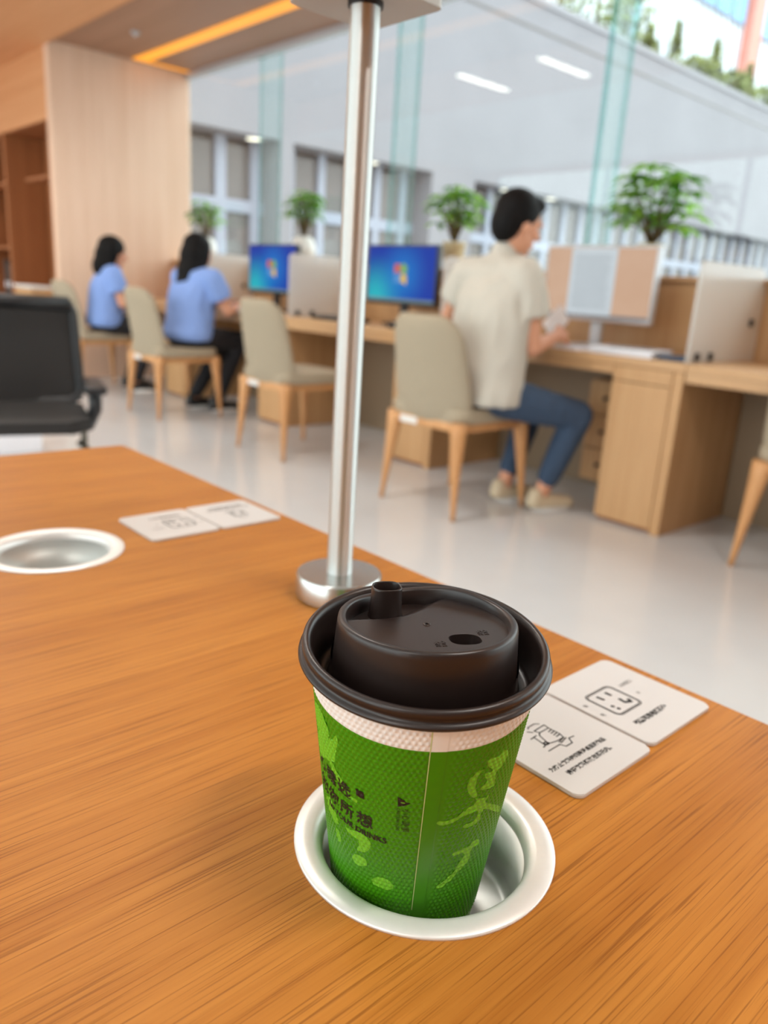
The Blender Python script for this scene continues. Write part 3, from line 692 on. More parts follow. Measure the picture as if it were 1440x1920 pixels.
emboss('小心\n烫口', -.0088, -.0152, .0022, HA); emboss('小心\n烫口', .0112, -.0170, .0022, HA)
# ================================================================== DESK ROW
DX = 3.06; MOD = 1.415; Y0 = 1.536
def make_desk(label):
    t = thing('office_desk', label, 'desk', (0, 0, 0), 'oak desks along the window')
    L = MOD
    obj('worktop', bx(0, .66, 0, L-.002, .708, .745, bev=.002), M['oak_h'], t, world=False)
    obj('apron', bx(.004, .024, .334, L-.002, .668, .707), M['oak_h'], t, world=False)
    obj('end_panel', bx(.002, .64, .004, .048, 0, .707, bev=.0015), M['oak'], t, world=False)
    obj('pedestal', bx(.022, .62, .052, .332, .02, .707), M['oak'], t, world=False)
    d = obj('door', bx(.003, .021, .053, .331, .02, .640, bev=.0015), M['oak'], t, world=False)
    obj('drawer_front', bx(.003, .021, .053, .331, .644, .706, bev=.0015), M['oak'], t, world=False)
    obj('plinth', bx(.03, .6, .054, .33, 0, .019), M['darkwood'], t, world=False)
    obj('modesty_panel', bx(.60, .618, .334, L-.002, 0, .707), M['beige'], t, world=False)
    du = obj('drawer_unit', bx(.30, .58, .336, .62, .10, .60), M['oak'], t, world=False)
    for k in range(3):
        df = obj('drawer', bx(.284, .299, .338, .618, .105+.165*k, .262+.165*k, bev=.0015), M['oak'], du, world=False)
        obj('knob', lathe(B(), [(.001, 0), (.008, .0), (.011, .012), (.009, .018), (.001, .019)], 14), M['black'], df, smooth=True, world=False)
        df.children[0].rotation_euler = (0, -PI/2, 0); df.children[0].location = (.284, .52, .185+.165*k)
    obj('back_partition', bx(.662, .69, 0, L-.002, 0, 1.085), M['oak'], t, world=False)
    obj('ledge', bx(.625, .79, 0, L-.002, 1.086, 1.108, bev=.002), M['oak_h'], t, world=False)
    s = obj('divider_screen', prism(B(), [(.03, .746), (.655, .746), (.655, 1.085), (.60, 1.15), (.05, 1.15), (.03, 1.13)], -.006, .006), M['frost'], t, world=False)
    for v in s.data.vertices: v.co = (v.co.x, .020+v.co.z, v.co.y)
    for x, z in ((.10, .775), (.22, .775), (.56, .92)):
        obj('screen_clip', bx(x-.014, x+.014, .004, .036, z-.022, z+.012, bev=.003), M['black'], s, world=False)
    return t
desk0 = make_desk('oak desk in front of the man in the cream shirt')
desk0.location = (DX, Y0, 0)
for k, lb in ((-1, 'oak desk at the right edge of the picture, mostly cut off'), (1, 'oak desk with the blue monitor right of the lamp pole'),
              (2, 'oak desk with the blue monitor left of the lamp pole'), (3, 'farthest oak desk, against the light wood end wall')):
    dup(desk0, (DX, Y0+MOD*k, 0), label=lb)
# ================================================================== CHAIRS
def make_chair(label):
    t = thing('upholstered_chair', label, 'chair', (0, 0, 0), 'beige upholstered chairs at the desks')
    bm = B(); prism(bm, rrect(-.215, .245, -.235, .235, .06, 6), .425, .485)
    es = [e for e in bm.edges if abs(e.verts[0].co.z-e.verts[1].co.z) < 1e-6]
    bmesh.ops.bevel(bm, geom=es, offset=.022, segments=4, affect='EDGES', profile=.6)
    for v in bm.verts:
        if v.co.z > .47: v.co.z += .010*(1-(v.co.x/.25)**2)*(1-(v.co.y/.24)**2)
    obj('seat', bm, M['fabric'], t, auto=50, world=False)
    fr = B()
    for x0, x1, y0, y1 in ((-.215, .245, -.215, -.185), (-.215, .245, .185, .215), (-.215, -.185, -.185, .185), (.215, .245, -.185, .185)): box(fr, x0, x1, y0, y1, .385, .426, bev=.004)
    obj('seat_frame', fr, M['chairwood'], t, world=False, auto=40)
    for sx, sy in ((-1, 1), (-1, -1), (1, 1), (1, -1)):
        x0 = -.198 if sx < 0 else .228
        top = Vector((x0, sy*.198, .425)); bot = Vector((x0+sx*.028, sy*.236, 0))
        P = []; R = []
        for k in range(9):
            q = k/8; p = top.lerp(bot, q); P.append(p); R.append(.026*(1-q)**1.5+.0155-.004*q)
        obj('leg', tube(B(), P, R, 12, sq=(1, .9)), M['chairwood'], t, smooth=True, world=False)
    # curved backrest shell
    NU, NV = 26, 26; V = []; F = []
    for side in (0, 1):
        for j in range(NV+1):
            q = j/NV
            for i in range(NU+1):
                u = -1+2*i/NU
                # rounded-rectangle outline mapped from the unit square
                vv = 2*q-1
                su, sv = u*math.sqrt(max(0, 1-.34*vv**8)), vv*math.sqrt(max(0, 1-.34*u**8))
                z = .638+.238*sv; hw = .228-.020*sv-.006*sv*sv
                x = -.196-.085*(sv+1)/2-.012*((sv+1)/2)**2+.055*su*su
                th = .027*math.sqrt(max(0, 1-abs(u)**5))*math.sqrt(max(0, 1-abs(vv)**7))
                V.append((x+(th if side else -th), hw*su, z))
    n1 = (NU+1)*(NV+1)
    for side in (0, 1):
        for j in range(NV):
            for i in range(NU):
                a = side*n1+j*(NU+1)+i; q4 = (a, a+1, a+NU+2, a+NU+1); F.append(q4 if side else q4[::-1])
    me = bpy.data.meshes.new('backrest'); me.from_pydata(V, [], F)
    b2 = B(); b2.from_mesh(me); bmesh.ops.remove_doubles(b2, verts=b2.verts[:], dist=1e-5)
    obj('backrest', b2, M['fabric'], t, smooth=True, world=False)
    for sy in (-1, 1): obj('back_post', tube(B(), [(-.192, sy*.135, .41), (-.196, sy*.135, .45), (-.200, sy*.135, .50)], [.014, .013, .010], 8), M['chairwood'], t, smooth=True, world=False)
    obj('maker_tag', bx(-.2172, -.2152, .04, .15, .386, .416, bev=.0005), M['white'], t, world=False)
    return t
ch0 = make_chair('beige upholstered chair the man in the cream shirt sits on')
ch0.location = (2.66, 2.41, 0)
for x, y, r, lb in ((2.665, 3.715, 0, 'empty beige upholstered chair just left of the lamp pole'), (2.63, 5.15, 0, 'beige chair in front of the woman with long hair over her back'),
                    (2.62, 6.50, 0, 'farthest beige chair, with the woman seen in profile'), (3.20, .94, 0, 'beige chair pushed under the desk at the right edge')):
    dup(ch0, (x, y, 0), r, lb)
# ================================================================== MONITORS AND DESK THINGS
def screen_mat(kind):
    m, nt, p = new_mat('screen_'+kind); N = nt.nodes.new; L = nt.links.new
    tc = N('ShaderNodeTexCoord'); sx = N('ShaderNodeSeparateXYZ'); L(tc.outputs['Object'], sx.inputs[0])
    if kind == 'blue':
        # wallpaper: deep blue with a lighter cyan glow low on one side and round the middle
        def blob(cy, cz, rad):
            a = N('ShaderNodeVectorMath'); a.operation = 'DISTANCE'; L(tc.outputs['Object'], a.inputs[0]); a.inputs[1].default_value = (0, cy, cz)
            r = N('ShaderNodeMapRange'); r.interpolation_type = 'SMOOTHSTEP'; r.inputs['From Max'].default_value = rad; r.inputs['To Min'].default_value = 1; r.inputs['To Max'].default_value = 0; L(a.outputs['Value'], r.inputs['Value']); return r.outputs[0]
        b1 = blob(.22, -.15, .30); b2 = blob(-.02, .0, .26)
        m1 = N('ShaderNodeMix'); m1.data_type = 'RGBA'; m1.inputs['A'].default_value = lin(0, 52, 158); m1.inputs['B'].default_value = lin(30, 176, 186); L(b1, m1.inputs['Factor'])
        k = N('ShaderNodeMath'); k.operation = 'MULTIPLY'; k.inputs[1].default_value = .6; L(b2, k.inputs[0])
        m2 = N('ShaderNodeMix'); m2.data_type = 'RGBA'; L(m1.outputs['Result'], m2.inputs['A']); m2.inputs['B'].default_value = lin(10, 136, 212); L(k.outputs[0], m2.inputs['Factor'])
        L(m2.outputs['Result'], p.inputs['Emission Color']); p.inputs['Emission Strength'].default_value = .85
    else:
        n = N('ShaderNodeTexNoise'); n.inputs['Scale'].default_value = 4
        r = N('ShaderNodeValToRGB'); r.color_ramp.elements[0].color = lin(200, 162, 134); r.color_ramp.elements[1].color = lin(208, 174, 148); L(n.outputs['Fac'], r.inputs['Fac']); L(r.outputs[0], p.inputs['Emission Color']); p.inputs['Emission Strength'].default_value = .80
    p.inputs['Base Color'].default_value = (.01, .01, .012, 1); p.inputs['Roughness'].default_value = .35; p.inputs['Specular IOR Level'].default_value = .12
    return m
def make_monitor(label, kind, y, rz, bezel):
    t = thing('monitor', label, 'monitor', (3.44, y, .746), 'monitors on the desks'); t.rotation_euler = (0, 0, rz)
    W, H, zc = .315, .18, .305
    obj('shell', bx(-.018, .022, -W, W, zc-H, zc+H, bev=.006), bezel, t, world=False, auto=40)
    s = obj('screen', bx(-.0195, -.0175, -W+.012, W-.012, -H+.02, H-.012), screen_mat(kind), t, world=False); s.location = (0, 0, zc)
    obj('stand', bx(.022, .05, -.03, .03, .01, zc+.05, bev=.004), bezel, t, world=False)
    obj('foot', prism(B(), rrect(-.07, .13, -.11, .11, .03, 5), 0, .012), bezel, t, world=False, auto=40)
    if kind == 'blue':
        cols = ((.055, .035, lin(226, 92, 44)), (-.005, .035, lin(132, 190, 60)), (.055, -.025, lin(70, 150, 220)), (-.005, -.025, lin(246, 200, 60)))
        for i, (yy, zz, c) in enumerate(cols):
            bm = B(); top = []; bot = []
            for k in range(9):
                q = k/8; yy2 = yy-.052*q; wv = .010*math.sin(q*PI*.9+(.6 if i % 2 else 0))
                top.append(bm.verts.new((-.0199, yy2-.004, zz+.026+wv-.008*q))); bot.append(bm.verts.new((-.0199, yy2, zz-.026+wv-.008*q)))
            for k in range(8): bm.faces.new((top[k], top[k+1], bot[k+1], bot[k]))
            e = emit('logo_pane', c, .62); obj('logo_pane', bm, e, s, world=False)
        obj('taskbar', bx(-.0200, -.0197, -W+.012, W-.012, -H+.02, -H+.038), emit('taskbar_glow', lin(120, 150, 160), .5), s, world=False)
    else:
        obj('page', bx(-.0200, -.0197, -.10, .16, -H+.03, H-.014), emit('page_glow', lin(196, 206, 212), .78), s, world=False)
        lines = B()
        for k in range(17): box(lines, -.0203, -.0201, -.075+.02*random.random(), .135, H-.05-.0155*k, H-.0465-.0155*k)
        obj('page_text', lines, emit('text_grey', lin(128, 138, 146), .7), s, world=False)
        obj('taskbar', bx(-.0200, -.0197, -W+.012, W-.012, -H+.02, -H+.034), emit('taskbar_glow2', lin(130, 132, 138), .6), s, world=False)
    return t
make_monitor('large monitor showing a document page before the seated man', 'doc', 2.25, 0, M['silver'])
make_monitor('monitor with blue desktop and four-colour flag right of the pole', 'blue', 3.67, 0, M['black'])
make_monitor('monitor with blue desktop left of the pole, behind a divider', 'blue', 5.09, 0, M['black'])
def keyboard(x, y, label):
    t = thing('keyboard', label, 'keyboard', (x, y, .746), 'keyboards on the desks')
    obj('case', bx(x-.07, x+.07, y-.22, y+.22, .746, .764, bev=.005), M['black'], t, auto=40)
    key = None
    for r in range(5):
        for k in range(15):
            if key is None:
                key = obj('key', bx(-.010, .010, -.0115, .0115, 0, .006, bev=.0015), M['black'], t, world=False); o = key
            else: o = share('key', key, t)
            o.location = (-.05+.025*r, -.196+.028*k, .018)
keyboard(3.24, 4.02, 'black keyboard on the desk just left of the lamp pole')
keyboard(3.24, 5.30, 'black keyboard on the desk in front of the long-haired woman')
def mouse(x, y, label):
    t = thing('computer_mouse', label, 'mouse', (x, y, .746))
    bm = B(); ball(bm, (x, y, .752), (.055, .034, .030))
    for v in bm.verts: v.co.z = max(v.co.z, .746)
    obj('shell', bm, M['black'], t, smooth=True); obj('wheel', xf(lathe(B(), [(.001, -.004), (.009, -.004), (.009, .004), (.001, .004)], 14), lambda a, b, c: (x-.03+a, y+c, .776+b)), M['steel'], t, smooth=True)
mouse(3.17, 3.42, 'black computer mouse on the desk right of the lamp pole')
def sheets(name, label, cat, x, y, rz, w, h, n, th=.008, mat=None, group=None):
    t = thing(name, label, cat, (x, y, .746), group); t.rotation_euler = (0, 0, rz)
    for k in range(n):
        s = obj('sheet', bx(-h/2, h/2, -w/2, w/2, th*k, th*(k+1)-.0005), mat or M['paper'], t, world=False); s.rotation_euler = (0, 0, random.uniform(-.08, .08)); s.location = (random.uniform(-.008, .008), random.uniform(-.008, .008), 0)
        if k == n-1:
            ln = B()
            for q in range(9): box(ln, -h*.38+h*.08*q, -h*.375+h*.08*q, -w*.38, w*.38, th*n-.0004, th*n+.0002)
            obj('print', ln, M['greyink'], s, world=False)
sheets('paper_stack', 'white papers lying on the desk under the document monitor', 'papers', 3.17, 1.865, .05, .30, .19, 4)
sheets('paper_stack', "loose papers on the desk between the man's hand and the stack", 'papers', 3.19, 2.13, -.25, .16, .21, 2)
sheets('paper_stack', 'white papers on the desk beside the long-haired woman', 'papers', 3.17, 4.93, .2, .21, .29, 3)
nb = thing('notebook', 'dark blue notebook beside the white papers under the monitor', 'notebook', (3.28, 1.62, .746)); nb.location = (3.22, 1.64, .746)
obj('cover', bx(-.105, .105, -.06, .06, 0, .014, bev=.002), M['denim'], nb, world=False); obj('pages', bx(-.102, .106, -.057, .0615, .003, .011), M['paper'], nb, world=False)
# ================================================================== PLANTS on the ledge
leaf_cache = {}
def leaf_mesh(mat, L=1.0, W=.42):
    if mat in leaf_cache: return leaf_cache[mat]
    bm = B(); n = 7; rows = []
    for k in range(n+1):
        q = k/n; w_ = W*math.sin(PI*min(1, q*.97+.03))**.8*(1-.25*q); z = -.28*q*q+.06*math.sin(q*PI)
        rows.append([bm.verts.new((q*L, s*w_/2, z+(abs(s)*w_*.18))) for s in (-1, 0, 1)])
    for a, b in zip(rows[:-1], rows[1:]):
        for i in (0, 1): bm.faces.new((a[i], a[i+1], b[i+1], b[i]))
    me = bpy.data.meshes.new('leaf'); bm.to_mesh(me); bm.free(); me.shade_smooth(); me.materials.append(M[mat]); leaf_cache[mat] = me; return me
def plant(x, y, label, pot, ph, pr, r, zc, n, ll, seed, palm=6):
    rnd = random.Random(seed); z0 = 1.109; t = thing('potted_plant', label, 'plant', (x, y, z0), 'potted plants on the window ledge')
    if pot == 'potw': prof = [(.001, 0), (pr*.55, 0), (pr*.62, .006), (pr*.95, ph*.35), (pr, ph*.55), (pr*.85, ph*.85), (pr*.62, ph*.97), (pr*.64, ph), (pr*.58, ph), (pr*.55, ph*.9), (.001, ph*.88)]
    else: prof = [(.001, 0), (pr*.72, 0), (pr*.76, .006), (pr*.97, ph*.93), (pr, ph*.94), (pr, ph), (pr*.92, ph), (pr*.90, ph*.9), (.001, ph*.9)]
    obj('pot', lathe(B(), [(a, z0+b) for a, b in prof], 32, (x, y, 0)), M[pot], t, auto=50)
    obj('soil', lathe(B(), [(.001, z0+ph*.92), (pr*.55, z0+ph*.92), (pr*.55, z0+ph*.90)], 20, (x, y, 0)), M['soil'], t)
    base = Vector((0, 0, ph*.9)); c = Vector((0, 0, zc-z0))
    for k in range(n):
        a = 2*PI*(k*.618+rnd.random()*.15); el = math.asin(min(1, max(-.75, -.75+1.7*(k+.5)/n)))
        tip = c+Vector((math.cos(a)*math.cos(el)*r*.62, math.sin(a)*math.cos(el)*r*.62, math.sin(el)*r*.72))*(.75+.35*rnd.random())
        mid = base.lerp(tip, .5)+Vector((0, 0, .03))
        obj('stem', tube(B(), [base, mid, tip], [.005, .004, .0025], 6), M['stem'], t, smooth=True, world=False)
        for j in range(palm):
            b = 2*PI*j/palm+rnd.random()*.5; out = Vector((math.cos(a), math.sin(a), 0))
            d = (Vector((math.cos(b), math.sin(b), .25*rnd.random()-.05))+out*.35).normalized()
            yv = Vector((0, 0, 1)).cross(d).normalized(); zv = d.cross(yv); s = ll*(.75+.45*rnd.random())
            mt = Matrix((d*s, yv*s, zv*s)).transposed().to_4x4(); mt.translation = tip
            share('leaf', leaf_mesh('leaf' if rnd.random() < .62 else 'leafd'), t, matrix=mt)
plant(3.74, 6.64, 'small leafy plant in a round white pot by the end wall', 'potw', .20, .105, .17, 1.50, 16, .11, 1, 5)
plant(3.74, 5.13, 'bushy green plant in a round white pot just left of the pole', 'potw', .20, .10, .16, 1.52, 26, .095, 2, 6)
plant(3.74, 3.53, 'green plant in a tapered cream pot behind the seated man', 'potc', .16, .075, .19, 1.46, 28, .105, 3, 6)
plant(3.74, 2.17, 'large broad-leaved plant in a cream pot above the document monitor', 'potc', .15, .07, .25, 1.45, 26, .13, 4, 6)
# ================================================================== BLACK OFFICE CHAIR and box at the left
oc = thing('office_chair', 'black mesh-back office chair at the far end of the table', 'office chair', (.79, 2.72, 0))
cx, cy = .79, 2.72; oc.rotation_euler = (0, 0, -.30)
bk = B(); pts = [(cx+.235*math.cos(a)*1.0, 0) for a in (0,)]
def back_y(z): return cy+.20+.10*(z-.5)
fr = []
for (u, z) in rrect(-.235, .235, .50, .855, .05, 6): fr.append((cx+u*(1-.06*(z-.5)/.35+.06), back_y(z)-.03*(1-(u/.235)**2)+.03, z))
fr.append(fr[0]); obj('back_frame', tube(B(), fr, .017, 10, cap=False), M['black'], oc, smooth=True)
NU, NV = 14, 10; V = []; F = []
for j in range(NV+1):
    for i in range(NU+1):
        u = (-1+2*i/NU)*.238; z = .50+.355*j/NV; V.append((cx+u*(1-.06*(z-.5)/.35+.06), back_y(z)+.0+.03*(u/.238)**2, z))
for j in range(NV):
    for i in range(NU): a = j*(NU+1)+i; F.append((a, a+1, a+NU+2, a+NU+1))
me = bpy.data.meshes.new('back_mesh'); me.from_pydata(V, [], F); obj('back_mesh', me, M['mesh'], oc, smooth=True)
obj('top_bar', tube(B(), [(cx-.225, back_y(.85)+.025, .845), (cx, back_y(.85)-.002, .850), (cx+.225, back_y(.85)+.025, .845)], .026, 10), M['black'], oc, smooth=True)
sb = B(); prism(sb, rrect(cx-.245, cx+.245, cy-.26, cy+.20, .07, 6), .468, .506)
bmesh.ops.bevel(sb, geom=[e for e in sb.edges if abs(e.verts[0].co.z-e.verts[1].co.z) < 1e-6], offset=.016, segments=4, affect='EDGES')
obj('seat', sb, M['mesh'], oc, auto=50)
for s in (-1, 1):
    x = cx+s*.27
    obj('armrest', bx(x-.036, x+.036, cy-.16, cy+.10, .575, .605, bev=.012, seg=3), M['black'], oc, auto=50)
    obj('arm_support', tube(B(), [(x, cy-.10, .58), (x, cy-.09, .52), (x-s*.02, cy-.05, .46), (x-s*.08, cy-.02, .44)], .022, 10), M['black'], oc, smooth=True)
    obj('sled_leg', tube(B(), [(x-s*.05, cy+.17, .43), (x-s*.02, cy+.20, .40), (x-s*.02, cy+.24, .03), (x-s*.02, cy+.21, .014), (x-s*.02, cy-.22, .014), (x-s*.02, cy-.25, .03), (x-s*.03, cy-.22, .40), (x-s*.06, cy-.19, .43)], .0125, 10), M['steel'], oc, smooth=True)
obj('back_post', tube(B(), [(cx, cy+.16, .44), (cx, cy+.235, .48), (cx, cy+.245, .60)], [.024, .024, .018], 10), M['black'], oc, smooth=True)
bxs = thing('storage_box', 'low white box on the floor behind the black office chair', 'box', (1.2, 4.45, 0))
obj('body', bx(.92, 1.42, 4.30, 4.62, 0, .135, bev=.004), M['paper'], bxs); obj('box_lid', bx(.91, 1.43, 4.29, 4.63, .135, .16, bev=.004), M['white'], bxs)
# ================================================================== PEOPLE
def frame(yaw, pitch=0, roll=0): return Matrix.Rotation(yaw, 3, 'Z') @ Matrix.Rotation(pitch, 3, 'Y') @ Matrix.Rotation(roll, 3, 'X')
def hand(bm, wrist, d, n, s=1.0, curl=.5):
    """palm with four fingers and a thumb; d = direction of the fingers, n = back of the hand, thumb towards d x n * s"""
    d = Vector(d).normalized(); n = Vector(n); n = (n-d*n.dot(d)).normalized(); t = d.cross(n)*s; wrist = Vector(wrist)
    for k in range(4):
        off = t*(.027-.018*k)
        cone(bm, wrist+d*.012+off*.55, .015, wrist+d*.085+off, .0125, 8)
        Ls = (.072, .080, .075, .058)[k]; p = wrist+d*.085+off; r = .0092; dd = d.copy()
        for j, fr_ in enumerate((.45, .32, .23)):
            dd = (dd-n*curl*(.35+.25*j)).normalized(); q = p+dd*Ls*fr_; cone(bm, p, r, q, r*.9, 8); p = q; r *= .9
    p = wrist+d*.025+t*.022; q = p+(d*.6+t*.8-n*.2).normalized()*.042; cone(bm, p, .013, q, .0105, 8)
    cone(bm, q, .0105, q+(d*.9+t*.25-n*.3).normalized()*.032, .0088, 8)
def head_shapes(bm, c, yaw, pitch=0, s=1.0):
    R = frame(yaw, pitch); P = lambda x, y, z: Vector(c)+R @ (Vector((x, y, z))*s)
    ball(bm, P(-.008, 0, .025), Vector((.095, .075, .095))*s, R, 18); ball(bm, P(.022, 0, -.045), Vector((.066, .058, .072))*s, R, 16)
    ball(bm, P(.062, 0, -.088), Vector((.026, .026, .022))*s, R); cone(bm, P(.090, 0, .012), .009*s, P(.108, 0, -.022), .013*s, 8)
    for y in (-1, 1):
        ball(bm, P(.080, y*.032, .024), Vector((.014, .022, .008))*s, R); ball(bm, P(-.004, y*.076, -.012), Vector((.018, .009, .032))*s, R)
        ball(bm, P(.064, y*.040, -.022), Vector((.022, .020, .022))*s, R)
    ball(bm, P(.088, 0, -.055), Vector((.010, .022, .006))*s, R); ball(bm, P(.086, 0, -.066), Vector((.010, .019, .006))*s, R)
    return P, R
def folds(me, amp, fr):
    from mathutils import noise
    nr = [v.normal.copy() for v in me.vertices]
    for v, n in zip(me.vertices, nr):
        p = v.co; q = Vector((p.x*fr*1.3, p.y*fr*1.3, p.z*fr*.55+p.y*fr*.5))
        v.co = p+n*amp*(1-abs(noise.noise(q))*2.2)*.6
    me.update(); return me
def person(label, J, cl, hair, mats, root):
    t = thing('person', label, 'person', root)
    up = Vector((0, 0, 1)); yaw = J['yaw']; F_ = Vector((math.cos(yaw), math.sin(yaw), 0)); Lf = Vector((-math.sin(yaw), math.cos(yaw), 0)); s = J.get('s', 1.0); hs = J.get('hs', s)
    V = {k: Vector(v) for k, v in J.items() if isinstance(v, tuple)}
    pel, chest, neck, head = V['pelvis'], V['chest'], V['neck'], V['head']
    R = frame(yaw); bm = B()
    def loft(bm, g, rows):
        rings = []
        for q, a_, b_ in rows:
            c_ = (pel.lerp(neck, q)) if q >= 0 else pel+up*q*(neck-pel).length
            rings.append([bm.verts.new(c_+F_*a_*g*s*math.cos(2*PI*k/28)*(1-.0*q)+Lf*b_*g*s*(abs(math.sin(2*PI*k/28))**.85)*math.copysign(1, math.sin(2*PI*k/28))) for k in range(28)])
        for a_, b_ in zip(rings[:-1], rings[1:]):
            for k in range(28): bm.faces.new((a_[k], a_[(k+1) % 28], b_[(k+1) % 28], b_[k]))
        bm.faces.new(rings[0][::-1]); bm.faces.new(rings[-1])
    def torso(bm, g):
        loft(bm, g, ((-.10, .115, .155), (-.03, .128, .178), (.08, .125, .170), (.25, .115, .155), (.45, .122, .168), (.62, .125, .185), (.76, .112, .190), (.87, .085, .150), (.96, .062, .080)))
        for k in 'LR': cone(bm, chest+up*.05*s, .085*s*g, V['sh'+k], .062*s*g, 12)
    torso(bm, .95); cone(bm, chest+up*.06*s, .062*s, neck, .052*s, 12); cone(bm, neck, .052*s, head-up*.03, .05*s, 12)
    P, Rh = head_shapes(bm, head, J['hyaw'], J.get('hpitch', 0), J.get('hs', s))
    for k in 'LR':
        cone(bm, V['sh'+k], .050*s, V['el'+k], .038*s); cone(bm, V['el'+k], .039*s, V['wr'+k], .026*s)
        cone(bm, V['hip'+k], .082*s, V['kn'+k], .055*s); cone(bm, V['kn'+k], .056*s, V['an'+k], .036*s)
        foot = J['footdir'+k]; fd = Vector((math.cos(foot), math.sin(foot), 0)); a = V['an'+k]; gz = a.z-.09
        cone(bm, Vector((a.x, a.y, gz+.04))-fd*.03, .034, Vector((a.x, a.y, gz+.028))+fd*.13, .026)
        fwd = (V['wr'+k]-V['el'+k]).normalized(); fwd = (fwd+Vector(J.get('hd'+k, (0, 0, 0)))*.8).normalized()
        hand(bm, V['wr'+k], fwd, Vector(J.get('hn'+k, (0, 0, 1))), (-1 if k == 'L' else 1), J.get('curl', .5))
    body = obj('body', bake(bm, .0058, 3), M['skin'], t, smooth=True)
    for y in (-1, 1):
        e = B(); ball(e, P(.083, y*.031, .012), .0095*s, Rh, 10); eo = obj('eye', e, M['white'], t, smooth=True)
        e = B(); ball(e, P(.0905, y*.031, .012), .0045*s, Rh, 8); obj('iris', e, M['black'], eo, smooth=True)
    br = B()
    for y in (-1, 1): cone(br, P(.086, y*.018, .036), .0035, P(.078, y*.046, .036), .003, 6)
    obj('eyebrows', bake(br, .003, 1), M['hair'], t, smooth=True)
    # shirt
    sb = B(); lo = cl.get('loose', 1)
    loft(sb, 1.0, ((-.08, .150*cl['hem'], .198*cl['hem']), (0, .148*lo, .196*lo), (.15, .140*lo, .188*lo), (.32, .138*lo, .186*lo), (.5, .140*lo, .194*lo), (.66, .136*lo, .204), (.78, .120, .205), (.88, .092, .165), (.95, .074, .095), (.99, .066, .074)))
    for k in 'LR':
        e = V['sh'+k].lerp(V['el'+k], cl['sleeve']); cone(sb, chest+up*.05*s, .095*s, V['sh'+k], .072*s, 12); tube(sb, [V['sh'+k], V['sh'+k].lerp(e, .5), e], [.072*s, .073*s*lo, .076*s*lo], 14)
    obj('shirt', folds(bake(sb, .010, 6), .012, 9), mats[0], t, smooth=True)
    cb = B(); cone(cb, neck-up*.028-F_*.01, .062*s, neck+up*.002-F_*.006, .060*s); obj('collar', bake(cb, .006, 2), mats[0], t, smooth=True)
    tr = B(); ball(tr, pel-up*.02, Vector((.135, .180, .105))*s, R, 16)
    for k in 'LR':
        cone(tr, V['hip'+k], .096*s, V['kn'+k], .070*s); cone(tr, V['kn'+k], .070*s, V['kn'+k].lerp(V['an'+k], cl['cuff']), .052*s)
    obj('trousers', folds(bake(tr, .010, 5), .006, 14), mats[1], t, smooth=True)
    for k in 'LR':
        foot = J['footdir'+k]; fd = Vector((math.cos(foot), math.sin(foot), 0)); a = V['an'+k]; b_ = Vector((a.x, a.y, a.z-.09)); sh = B()
        cone(sh, b_+up*.042-fd*.035, .042, b_+up*.036+fd*.06, .042); cone(sh, b_+up*.036+fd*.06, .042, b_+up*.030+fd*.145, .036); cone(sh, b_+up*.05-fd*.03, .04, b_+up*.075-fd*.03, .037)
        so = bake(sh, .007, 3)
        for v in so.vertices: v.co.z = max(v.co.z, b_.z+.016)
        shoe = obj('shoe', so, mats[2], t, smooth=True)
        side = Vector((-fd.y, fd.x, 0)); bm2 = B(); out = []
        for q in range(24):
            ang = 2*PI*q/24; ll = .115 if math.cos(ang) > 0 else .095; out.append(b_+fd*(.055+ll*math.cos(ang)*1.0)+side*.042*math.sin(ang))
        lo = [bm2.verts.new(p) for p in out]; hi = [bm2.verts.new(p+up*.02) for p in out]
        bm2.faces.new(lo); bm2.faces.new(hi[::-1])
        for q in range(24): bm2.faces.new((lo[q], lo[(q+1) % 24], hi[(q+1) % 24], hi[q]))
        obj('sole', bm2, mats[3], shoe, auto=40)
    hb = B(); hair(hb, P, Rh, hs); obj('hair', bake(hb, .007, 3), M['hair'], t, smooth=True)
    return t
def hair_short(b, P, R, s):
    ball(b, P(-.022, 0, .046), Vector((.098, .088, .090))*s, R, 18); ball(b, P(-.052, 0, -.005), Vector((.068, .078, .088))*s, R, 16)
    ball(b, P(.034, 0, .092), Vector((.058, .066, .034))*s, R); ball(b, P(-.058, 0, -.05), Vector((.040, .054, .045))*s, R)
    for y in (-1, 1): ball(b, P(-.018, y*.066, .03), Vector((.05, .022, .055))*s, R)
def hair_long(b, P, R, s):
    ball(b, P(-.020, 0, .040), Vector((.102, .092, .092))*s, R, 18); ball(b, P(-.055, 0, -.03), Vector((.070, .092, .11))*s, R, 16)
    ball(b, P(-.062, 0, -.13), Vector((.058, .094, .12))*s, R, 16); ball(b, P(-.070, 0, -.21), Vector((.045, .080, .09))*s, R, 16)
    for y in (-1, 1): ball(b, P(-.006, y*.076, -.02), Vector((.045, .026, .10))*s, R); ball(b, P(-.02, y*.075, -.11), Vector((.045, .030, .10))*s, R)
def hair_bob(b, P, R, s):
    ball(b, P(-.020, 0, .040), Vector((.104, .096, .092))*s, R, 18); ball(b, P(-.055, 0, -.03), Vector((.078, .098, .10))*s, R, 16)
    ball(b, P(-.062, 0, -.11), Vector((.075, .108, .095))*s, R, 16)
    for y in (-1, 1): ball(b, P(-.012, y*.076, -.01), Vector((.052, .030, .10))*s, R); ball(b, P(-.022, y*.074, -.10), Vector((.055, .036, .085))*s, R)
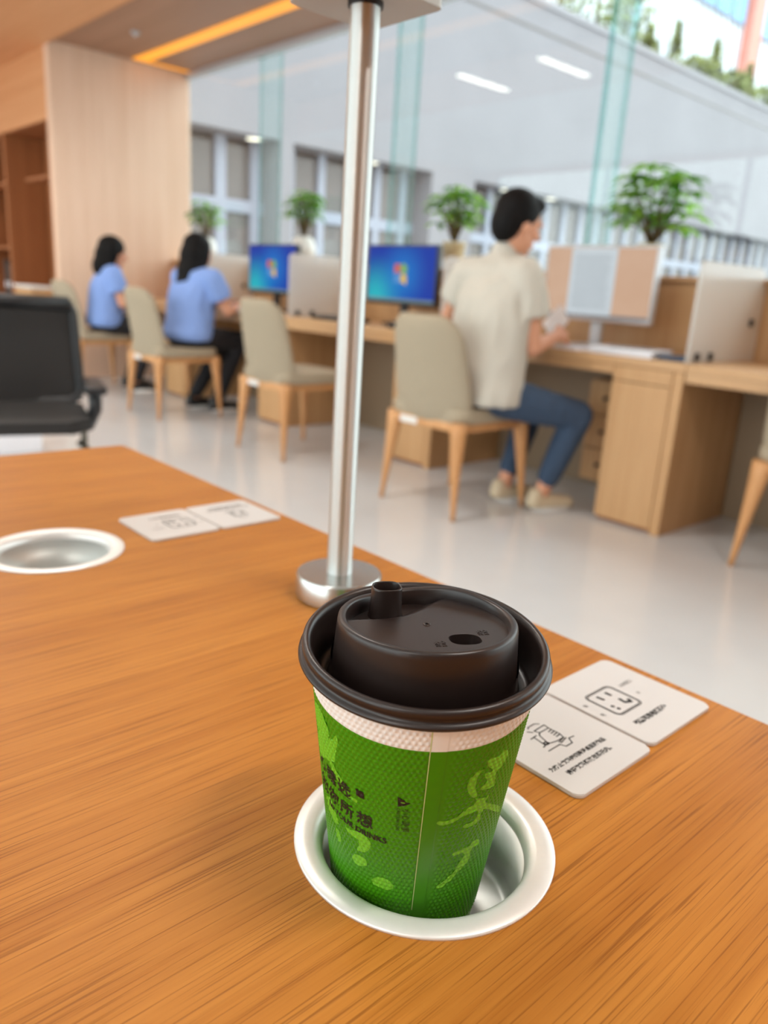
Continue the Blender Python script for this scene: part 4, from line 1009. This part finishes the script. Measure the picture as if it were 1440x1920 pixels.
man = dict(yaw=math.radians(-14), hyaw=math.radians(-20), hpitch=.28, hs=1.07, pelvis=(2.685, 2.30, .550), chest=(2.755, 2.335, .99), neck=(2.785, 2.315, 1.15), head=(2.815, 2.285, 1.270),
           shL=(2.78, 2.52, 1.055), shR=(2.735, 2.145, 1.055), elL=(2.82, 2.66, .85), elR=(2.80, 2.12, .755), wrL=(3.03, 2.52, .80), wrR=(3.04, 2.17, .805),
           hipL=(2.71, 2.37, .535), hipR=(2.70, 2.20, .535), knL=(3.08, 2.29, .475), knR=(3.03, 2.00, .460), anL=(2.93, 2.30, .09), anR=(2.95, 2.09, .09), footdirL=-.25, footdirR=-.35, hdR=(.2, .3, .1), hnR=(.2, -.6, .7), curl=.55)
person('man with short black hair in a cream shirt and jeans seated at a desk', man, dict(sleeve=.56, cuff=.80, loose=1.08, hem=1.08), hair_short, [M['cream'], M['denim'], M['shoe'], M['white']], (2.69, 2.235, 0))
w2 = dict(yaw=math.radians(8), hyaw=math.radians(12), hpitch=.25, s=.97, hs=1.03, pelvis=(2.73, 5.10, .57), chest=(2.80, 5.13, .885), neck=(2.825, 5.15, 1.02), head=(2.85, 5.165, 1.125),
          shL=(2.80, 5.33, .955), shR=(2.83, 4.93, .955), elL=(2.90, 5.38, .74), elR=(2.93, 4.90, .745), wrL=(3.12, 5.28, .79), wrR=(3.14, 5.02, .79),
          hipL=(2.75, 5.19, .55), hipR=(2.76, 5.02, .55), knL=(3.12, 5.25, .53), knR=(3.12, 5.05, .53), anL=(2.90, 5.33, .09), anR=(2.98, 5.12, .09), footdirL=.1, footdirR=.0, curl=.5)
person('woman with long black hair in a light blue shirt, back turned', w2, dict(sleeve=.62, cuff=.93, loose=1.05, hem=.97), hair_long, [M['blue'], M['blacktrouser'], M['black'], M['white']], (2.73, 5.10, 0))
w1 = dict(yaw=math.radians(-12), hyaw=math.radians(-20), hpitch=.22, s=.92, hs=1.03, pelvis=(2.66, 6.38, .57), chest=(2.69, 6.36, .875), neck=(2.71, 6.35, 1.005), head=(2.735, 6.34, 1.105),
          shL=(2.73, 6.53, .945), shR=(2.67, 6.19, .945), elL=(2.80, 6.56, .74), elR=(2.72, 6.15, .72), wrL=(2.97, 6.42, .73), wrR=(2.93, 6.24, .70),
          hipL=(2.68, 6.46, .55), hipR=(2.66, 6.30, .55), knL=(3.02, 6.42, .53), knR=(3.02, 6.24, .53), anL=(2.90, 6.46, .09), anR=(2.86, 6.26, .09), footdirL=-.1, footdirR=-.2, curl=.5)
person('woman with black bob hair in a light blue shirt, in profile', w1, dict(sleeve=.60, cuff=.93, loose=1.05, hem=.97), hair_bob, [M['blue'], M['blacktrouser'], M['black'], M['white']], (2.66, 6.38, 0))
hp = thing('held_paper', "white sheets held in the seated man's hand", 'papers', (3.15, 2.265, .86))
for k in range(2):
    o = obj('sheet', bx(-.075, .075, -.001, .001, -.06, .06), M['paper'], hp, world=False); o.rotation_euler = (.5, -.5, .9+.12*k); o.location = (.01*k, .012*k, 0)
